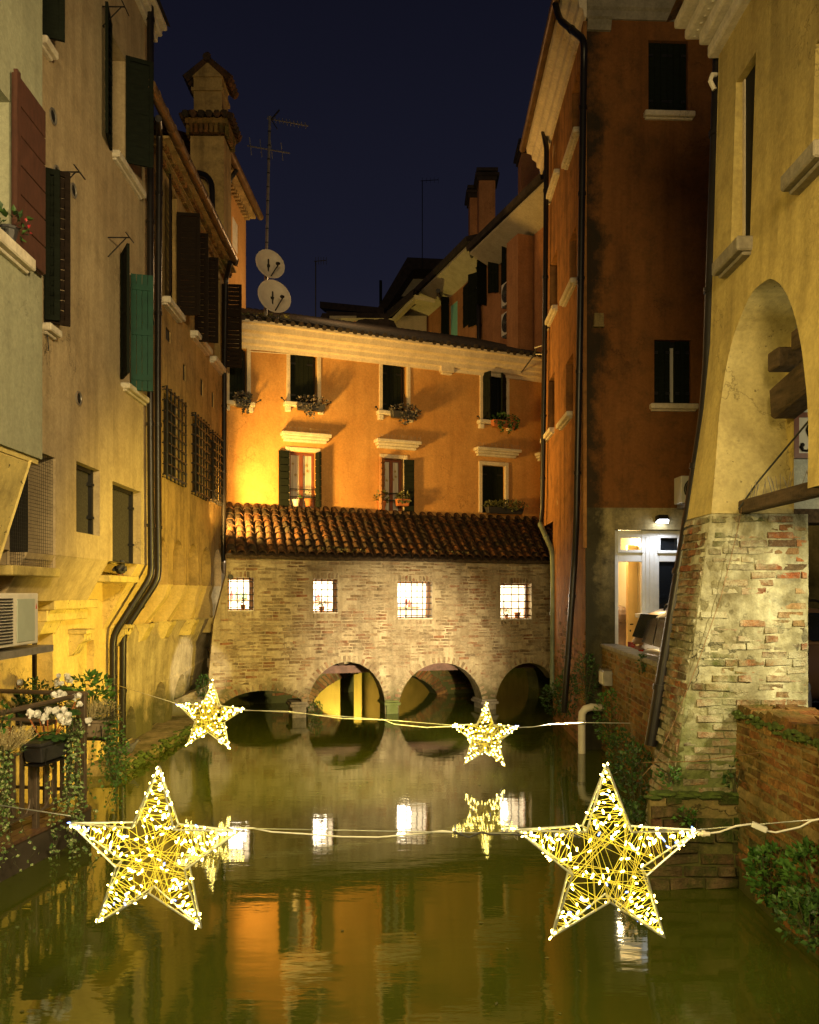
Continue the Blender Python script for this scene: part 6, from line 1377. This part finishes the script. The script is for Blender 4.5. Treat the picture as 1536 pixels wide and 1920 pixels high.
for k in range(10):
    q = MB(); a = .16 + k * .30; s = 1 if k % 2 else -1
    q.tube([WR.pt(a + .13 * math.cos(x) * s, .60 + .14 * math.sin(x), .012) for x in [math.pi * (1.0 + j / 9) for j in range(10)]] + [WR.pt(a + .13 * s - .0, .70, .012)], .010, 5); q.build('scroll', rmat, rl)
ch = thing('folding_chair', 'folding garden chair with orange brown wooden slats behind the railing', 'chair', (-4.05, 7.7, .305)); b = rootloc(ch)
for z in (1.02, 1.12): q = MB(); q.box(b.x - .20, b.x + .22, b.y + .18, b.y + .20, b.z + z - .30, b.z + z - .23); q.build('slat', M['wood_warm'], ch, bevel=.004)
for k in range(5): q = MB(); q.box(b.x - .20, b.x + .22, b.y - .22 + k * .075, b.y - .16 + k * .075, b.z + .44, b.z + .46); q.build('slat', M['wood_warm'], ch, bevel=.004)
for s in (-.2, .22):
    q = MB(); q.bar((b.x + s, b.y + .22, b.z + .90), (b.x + s, b.y - .24, b.z), .02); q.build('leg', M['iron'], ch); q = MB(); q.bar((b.x + s, b.y - .2, b.z + .45), (b.x + s, b.y + .24, b.z), .02); q.build('leg', M['iron'], ch)
def trough(W, a, z, n, l, mat, label):
    c = W.pt(a, z, n); t = thing('planter', label, 'planter', c, 'planters on the terrace railing'); m = MB(); dpt = .10
    def rect(k, h, e=0): return [W.pt(a - l / 2 * k - e, z + h, n - dpt * k - e), W.pt(a + l / 2 * k + e, z + h, n - dpt * k - e), W.pt(a + l / 2 * k + e, z + h, n + dpt * k + e), W.pt(a - l / 2 * k - e, z + h, n + dpt * k + e)]
    m.hexa(rect(.82, 0) + rect(.97, .145)); m.hexa(rect(1.0, .146, .008) + rect(1.02, .18, .008)); m.build('trough', mat, t, bevel=.01, seg=2)
    q = MB(); q.hexa(rect(.98, .150) + rect(.98, .186)); q.build('soil', M['stem'], t)
    q = MB()
    for s in (-.36, .36): q.tube([W.pt(a + l * s, z + .17, n - dpt * 1.15), W.pt(a + l * s, z - .015, n - dpt), W.pt(a + l * s, z - .015, n + dpt), W.pt(a + l * s, z + .13, n + dpt * 1.16)], .006, 5)
    q.hexa(rect(.88, -.03) + rect(.88, -.018)); q.build('hanger', M['iron'], t); return t, c
fm = []
for k in range(3):                                                # cyclamen bloom: five swept-back petals
    q = MB(); r = random.Random(k)
    for i in range(5):
        a = 2 * math.pi * i / 5 + r.uniform(-.2, .2); d = Vector((math.cos(a) * .45, math.sin(a) * .45, 1)); s = Vector((-math.sin(a), math.cos(a), 0)); l = .055
        c0 = Vector((0, 0, 0)); m1 = d * l * .5 + Vector((math.cos(a), math.sin(a), 0)) * .012; tp = d * l * .95
        q.add([c0, m1 + s * .019, tp + s * .012, tp - s * .012, m1 - s * .019], [(0, 1, 4), (1, 2, 3, 4)])
    q.lathe((0, 0, -.006), [(.009, 0), (.011, .008), (.004, .014)], 6); me = bpy.data.meshes.new('flower'); me.from_pydata(q.v, [], q.f); me.materials.append(M['petal']); fm.append(me)
def cyclamen(label, c, n, sx, sy, r=R, sc=1.0, foliage=True, up=.13):
    t = thing('cyclamen', label, 'flowering plant', c, 'white cyclamens in the planters')
    if foliage:
        q = MB()
        for _ in range(46):
            a = r.uniform(0, 6.28); f = r.random() ** .5; p = c + Vector((math.cos(a) * sx * f, math.sin(a) * sy * f, r.uniform(-.02, .09) * (1.2 - f))); s = r.uniform(.03, .045); nn = Vector((math.cos(a) * .6 * f, math.sin(a) * .6 * f, 1)).normalized(); x = nn.orthogonal().normalized(); y = nn.cross(x); k = 8
            q.add([p] + [p + (x * math.cos(j * 2 * math.pi / k) + y * math.sin(j * 2 * math.pi / k)) * s - nn * .010 for j in range(k)], [(0, 1 + j, 1 + (j + 1) % k) for j in range(k)])
        o = q.build('foliage', M['leaf_dark'], t); o['kind'] = 'stuff'
    st = MB()
    for _ in range(n):
        p = c + Vector((r.uniform(-sx, sx), r.uniform(-sy, sy), up + r.uniform(-.03, .10))); st.tube([c + Vector(((p.x - c.x) * .4, (p.y - c.y) * .4, 0)), p], .003, 4)
        Mx = Matrix.Translation(p) @ Matrix.Rotation(r.uniform(-.7, .7), 4, 'X') @ Matrix.Rotation(r.uniform(-.7, .7), 4, 'Y') @ Matrix.Scale(sc * r.uniform(.85, 1.2), 4); inst(fm[r.randrange(3)], 'flower', t, Mx)
    st.build('stem', M['terracotta'], t); return t
def ivy(label, c, ln, n, w, mat='ivy', ls=.035, cat='ivy'):
    t = thing('trailing_ivy', label, cat, c, 'ivy trailing from the planters'); q = MB(); st = MB(); r = R
    for k in range(n):
        x, y = r.gauss(0, w), r.gauss(0, w); L = ln * r.uniform(.45, 1.); pts = [c + Vector((x, y, .04))]; steps = int(L / .05); dx, dy = 0, 0
        for i in range(steps):
            dx += r.gauss(0, .006); dy += r.gauss(0, .006); pts.append(c + Vector((x + dx * (i ** .5), y + dy * (i ** .5), .04 - .05 * (i + 1))))
            for _ in range(2 if i < steps * .7 else 1): q.leaf(pts[-1] + Vector((r.gauss(0, .012), r.gauss(0, .012), 0)), (r.gauss(0, 1), r.gauss(0, 1), -.35 + r.gauss(0, .3)), (r.gauss(0, .5), -1 + r.gauss(0, .4), .5), ls * r.uniform(.7, 1.35), ls * r.uniform(.7, 1.1))
        if len(pts) > 1: st.tube(pts, .0022, 4)
    o = q.build('foliage', M[mat], t); o['kind'] = 'stuff'; st.build('stem', M['stem'], t); return t
def heather(label, c, sx, sy, h, n=150, lean=(0, 0)):
    t = thing('heather', label, 'heather', c, 'heather plants in the planters'); q = MB(); r = R
    for _ in range(n):
        p = c + Vector((r.uniform(-sx, sx) * .7, r.uniform(-sy, sy) * .7, 0)); tip = p + Vector(((p.x - c.x) * .7 + r.gauss(0, .03) + lean[0], (p.y - c.y) * .7 + r.gauss(0, .03) + lean[1], h * r.uniform(.55, 1.1))); k = 9
        for i in range(k):
            u = p.lerp(tip, .25 + .75 * i / k); q.leaf(u, (r.gauss(0, .6), r.gauss(0, .6), 1), (r.gauss(0, 1), r.gauss(0, 1), .2), .022, .009)
        q.bar(p, tip, .0025)
    o = q.build('spikes', M['heather'], t); o['kind'] = 'stuff'; q = MB(); leaves(q, c, sx, sy, .05, 90, .03, .012); o = q.build('foliage', M['leaf_dark'], t); o['kind'] = 'stuff'; return t
def shrub(label, c, rx, ry, rz, n, ls, mat='leaf', name='shrub', group=None, cat='shrub', lw=.6):
    t = thing(name, label, cat, c - Vector((0, 0, rz)), group); q = MB(); leaves(q, c, rx, ry, rz, n, ls, ls * lw, up=.35); o = q.build('foliage', M[mat], t); o['kind'] = 'stuff'; st = MB()
    for _ in range(9): st.bar(c - Vector((0, 0, rz)), c + Vector((R.uniform(-1, 1) * rx * .7, R.uniform(-1, 1) * ry * .7, R.uniform(-.2, .8) * rz)), .006)
    st.build('stem', M['stem'], t); return t
WR2 = Wall(WR.A.to_tuple(), (WR.A + WR.u).to_tuple()); WR2.n = WR.n
t1, c1 = trough(WR, .86, .96, .13, .46, M['planter_dark'], 'charcoal trough hanging outside the railing under the big white cyclamens')
cyclamen('full bunch of white cyclamens over the charcoal trough', c1 + Vector((.02, 0, .20)), 13, .17, .14, sc=1.25)
WQ = Wall((C1.x - .34, C1.y + .16), (C1.x + .3, C1.y + .10)); t2, c2 = trough(WQ, .30, .99, .0, .44, M['planter_tan'], 'taupe trough at the far corner of the railing under the pale heather')
heather('pale dry heather in the taupe trough', c2 + Vector((0, 0, .19)), .20, .08, .17, 190)
cyclamen('white cyclamen blooms between the charcoal trough and the heather', P(128, 1336, 8.2), 8, .13, .10, sc=1.15, up=.08)
cyclamen('single white bloom fallen over the taupe trough', P(168, 1356, 8.38), 1, .02, .02, sc=1.3, foliage=False, up=.0)
shrub('glossy green shrub with upright leaves above the heather', P(170, 1302, 8.9), .24, .18, .22, 260, .075, 'leaf')
ivy('long ivy trailing down from the charcoal trough to the water', P(128, 1372, 7.75), 2.0, 15, .055)
shrub('variegated bush at the head of the long ivy', P(130, 1370, 7.8), .12, .12, .13, 160, .045, 'ivy')
ivy('ivy trailing from the taupe trough in front of the drainpipes', P(206, 1350, 8.5), 1.0, 16, .065, 'leaf', .035)
shrub('grey green bush at the end of the taupe trough', P(206, 1340, 8.5), .12, .10, .12, 130, .035, 'leaf_olive')
ivy('ivy trailing at the left edge of the photograph under the yellow heather', P(6, 1405, 6.7), 1.15, 14, .05)
t3, c3 = trough(WR, 2.0, .96, .13, .46, M['planter_dark'], 'charcoal trough at the left edge under the yellow heather')
heather('yellow heather leaning over the left edge trough', P(12, 1404, 6.75), .14, .12, .17, 130, (.05, 0))
shrub('bright leafy sprig above the yellow heather', P(-2, 1345, 6.8), .08, .08, .14, 40, .07, 'leaf')
WS = Wall((-4.75, 9.15), (-3.75, 9.05)); t4, c4 = trough(WS, .12, 1.06, 0, .40, M['planter_dark'], 'left one of the charcoal troughs behind the terrace handrail'); t5, c5 = trough(WS, .60, 1.06, 0, .44, M['planter_dark'], 'right one of the charcoal troughs behind the terrace handrail')
for px, lb in ((18, 'white cyclamens at the left end of the hedge behind the handrail'), (118, 'white cyclamens at the right end of the hedge behind the handrail')): cyclamen(lb, P(px, 1297, 9.0), 9, .11, .08, sc=1.05, up=.06)
shrub('low leafy hedge in troughs behind the handrail', P(68, 1303, 9.1), .36, .14, .17, 420, .055, 'leaf_dark', lw=.5)
shrub('leafy greens hanging under the handrail', P(60, 1325, 9.0), .42, .12, .12, 260, .055, 'leaf_dark', lw=.5)

# ================================================================== weeds, moss and birds
wg_ = 'plants growing from the canal walls'
for px, py, d, rx, ry, rz, n_, ls, mt, lb in (
    (1445, 1640, 6.15, .15, .22, .22, 430, .055, 'leaf', 'leafy bush on the near parapet foot, left of two'),
    (1520, 1660, 5.55, .16, .26, .27, 520, .055, 'leaf', 'leafy bush on the near parapet foot at the right edge'),
    (1520, 1725, 5.2, .20, .30, .16, 420, .045, 'leaf_dark', 'low creeping plant at the waterline in the right corner'),
    (1145, 1345, 11.9, .24, .3, .42, 520, .05, 'leaf', 'weeds hanging from the far parapet beside the pale elbow pipe'),
    (1168, 1420, 10.3, .18, .4, .36, 520, .045, 'leaf_dark', 'weeds trailing at the waterline of the far parapet'),
    (1195, 1470, 8.3, .18, .5, .40, 620, .045, 'leaf_dark', 'dark weeds left of the mossy footing'),
    (1185, 1545, 7.4, .10, .3, .20, 200, .04, 'leaf_dark', 'small dark weed low beside the mossy footing'),
    (1285, 1530, 6.88, .10, .06, .06, 90, .04, 'leaf', 'small fern on the mossy footing'),
    (1255, 1455, 6.9, .10, .06, .07, 90, .035, 'leaf', 'small weed on top of the mossy footing'),
    (1380, 1460, 6.95, .10, .08, .16, 110, .04, 'leaf_dark', 'weed in the corner between the pier and the near parapet'),
    (1040, 1312, 15.4, .25, .3, .30, 420, .05, 'leaf_dark', 'dark weeds at the foot of the bridge by the green drainpipe'),
    (1062, 1300, 13.6, .18, .2, .40, 420, .05, 'leaf_dark', 'weeds at the foot of the red house drainpipe'),
    (1100, 1270, 12.9, .2, .10, .40, 380, .045, 'leaf_dark', 'creeper on the stained foot of the red house'),
    (382, 1288, 15.65, .14, .14, .24, 300, .045, 'leaf_dark', 'dark bush in the corner of the bridge and the ochre house'),
    (592, 1330, 16.3, .14, .1, .16, 200, .04, 'leaf', 'fresh green weed at the left foot of the middle bridge arch'),
    (215, 1420, 9.0, .14, .2, .30, 420, .035, 'leaf', 'mossy greens beneath the terrace corner'),
    (1205, 1245, 10.2, .06, .1, .12, 90, .04, 'leaf_dark', 'tuft in the face of the far parapet')):
    shrub(lb, P(px, py, d), rx, ry, rz, n_, ls, mt, 'wall_plant', wg_, 'plant', .7)
q = MB()
for k in range(260): f = R.random(); a = Vector((-3.86, 15.2, 0)).lerp(Vector((WLO.pt(aeo - 1.3, 0, .45).x, WLO.pt(aeo - 1.3, 0, .45).y, 0)), f); q.ball(a + Vector((R.uniform(-.06, .04), 0, R.uniform(-.02, .15))), R.uniform(.02, .06), 5, 4, (1, 1, .6))
o = q.build('moss', M['moss']); o['kind'] = 'stuff'; o['label'] = 'moss on the kerb of the ochre house'
q = MB()
for k in range(34):
    c = Vector((R.uniform(-2.6, 2.3), R.uniform(3.6, 11), .004)); a = R.uniform(0, 6.28); q.leaf(c, (math.cos(a), math.sin(a), 0), (0, 0, 1), R.uniform(.02, .05), R.uniform(.012, .03))
o = q.build('floating_leaves', M['leaf_olive']); o['kind'] = 'stuff'; o['label'] = 'small fallen leaves floating on the canal'
def pigeon(label, c, rot, s=1.0):
    t = thing('pigeon', label, 'pigeon', c); m = MB()
    def T(x, y, z): v = Vector((x, y, z)) * s; v.rotate(Matrix.Rotation(rot, 3, 'Z')); return Vector(c) + v
    rings_ = [(-.19, .095, .012, .006), (-.12, .10, .035, .018), (-.06, .105, .058, .05), (.0, .10, .068, .065), (.06, .105, .060, .066), (.095, .135, .040, .045), (.11, .165, .030, .032), (.125, .19, .031, .031), (.145, .198, .024, .024), (.16, .197, .008, .008)]
    k = 10
    for x, z, ry, rz in rings_:
        for j in range(k): a = 2 * math.pi * j / k; m.v.append(tuple(T(x, ry * math.cos(a), z + rz * math.sin(a) - .03)))
    for i in range(len(rings_) - 1):
        for j in range(k): m.f.append((i * k + j, i * k + (j + 1) % k, (i + 1) * k + (j + 1) % k, (i + 1) * k + j)); m.mi.append(0)
    m.build('body', flat('pigeon_grey', (.085, .085, .095), .7, .5, scale=14), t, smooth='all')
    for sg in (-1, 1):
        q = MB(); q.prism([(.06, .10), (.03, .14), (-.08, .13), (-.20, .085), (-.10, .07), (.03, .075)], lambda x, z, y: T(x, y + sg * .0, z - .03), sg * .056, sg * .070); q.build('wing', flat('pigeon_wing', (.05, .05, .06), .7, .5), t)
        q = MB(); q.bar(T(.0, sg * .025, .035), T(.01, sg * .025, 0), .008 * s); q.bar(T(.01, sg * .025, .004), T(.04, sg * .025, .003), .007 * s); q.build('leg', M['petal_red'], t)
        q = MB(); q.ball(T(.14, sg * .023, .172), .005 * s, 6, 4); q.build('eye', M['copper'], t)
    q = MB(); q.tube([T(.158, 0, .166), T(.185, 0, .158)], [.008 * s, .002 * s], 6); q.build('beak', M['iron'], t); return t
pigeon('dark pigeon resting in the netted opening of the cream house', WL.pt(WL.a(240), 2.735, -.10), rad(100), 1.1)
pigeon('grey pigeon on the kerb at the foot of the drainpipes', Vector((P(238, 1397, 11.9).x, 11.9, .14)), rad(35), 1.1)
av = thing('air_conditioner', 'large air conditioner on a bracket under the grey green house', 'air conditioner', WB.pt(WB.a(30), WB.z(36, 1206), .10)); b = rootloc(av)
x0, x1, z0, z1 = WB.a(-70), WB.a(72, .1), WB.z(36, 1208), WB.z(36, 1112)
q = MB(); q.wbox(WB, x0, x1, z0, z1, -.24, .10); q.build('case', M['offwhite'], av, bevel=.012, seg=2)
for k in range(15):
    q = MB(); z = z0 + .03 + (z1 - z0 - .06) * k / 15; q.wbox(WB, x0 + .02, WB.a(22, .1), z, z + .012, .101, .112); q.build('louvre', M['iron'], av)
q = MB(); q.wbox(WB, WB.a(31, .1), WB.a(64, .1), z0 + .03, z1 - .05, .101, .108); q.build('panel', flat('grey_green_panel', (.36, .40, .33), .5, .08), av, bevel=.004)
q = MB(); c = (WB.a(68, .1), z1 - .14)
q.prism([(c[0] - .012, c[1]), (c[0] + .010, c[1]), (c[0] - .001, c[1] + .05)], lambda p, z, t: WB.pt(p, z, t), .1005, .102); q.build('warning_mark', flat('red_print', (.5, .04, .03)), av)
q = MB(); q.wbox(WB, WB.a(-30), WB.a(74), z0 - .09, z0 - .03, -.5, .13); q.build('bracket', M['lead'], av)
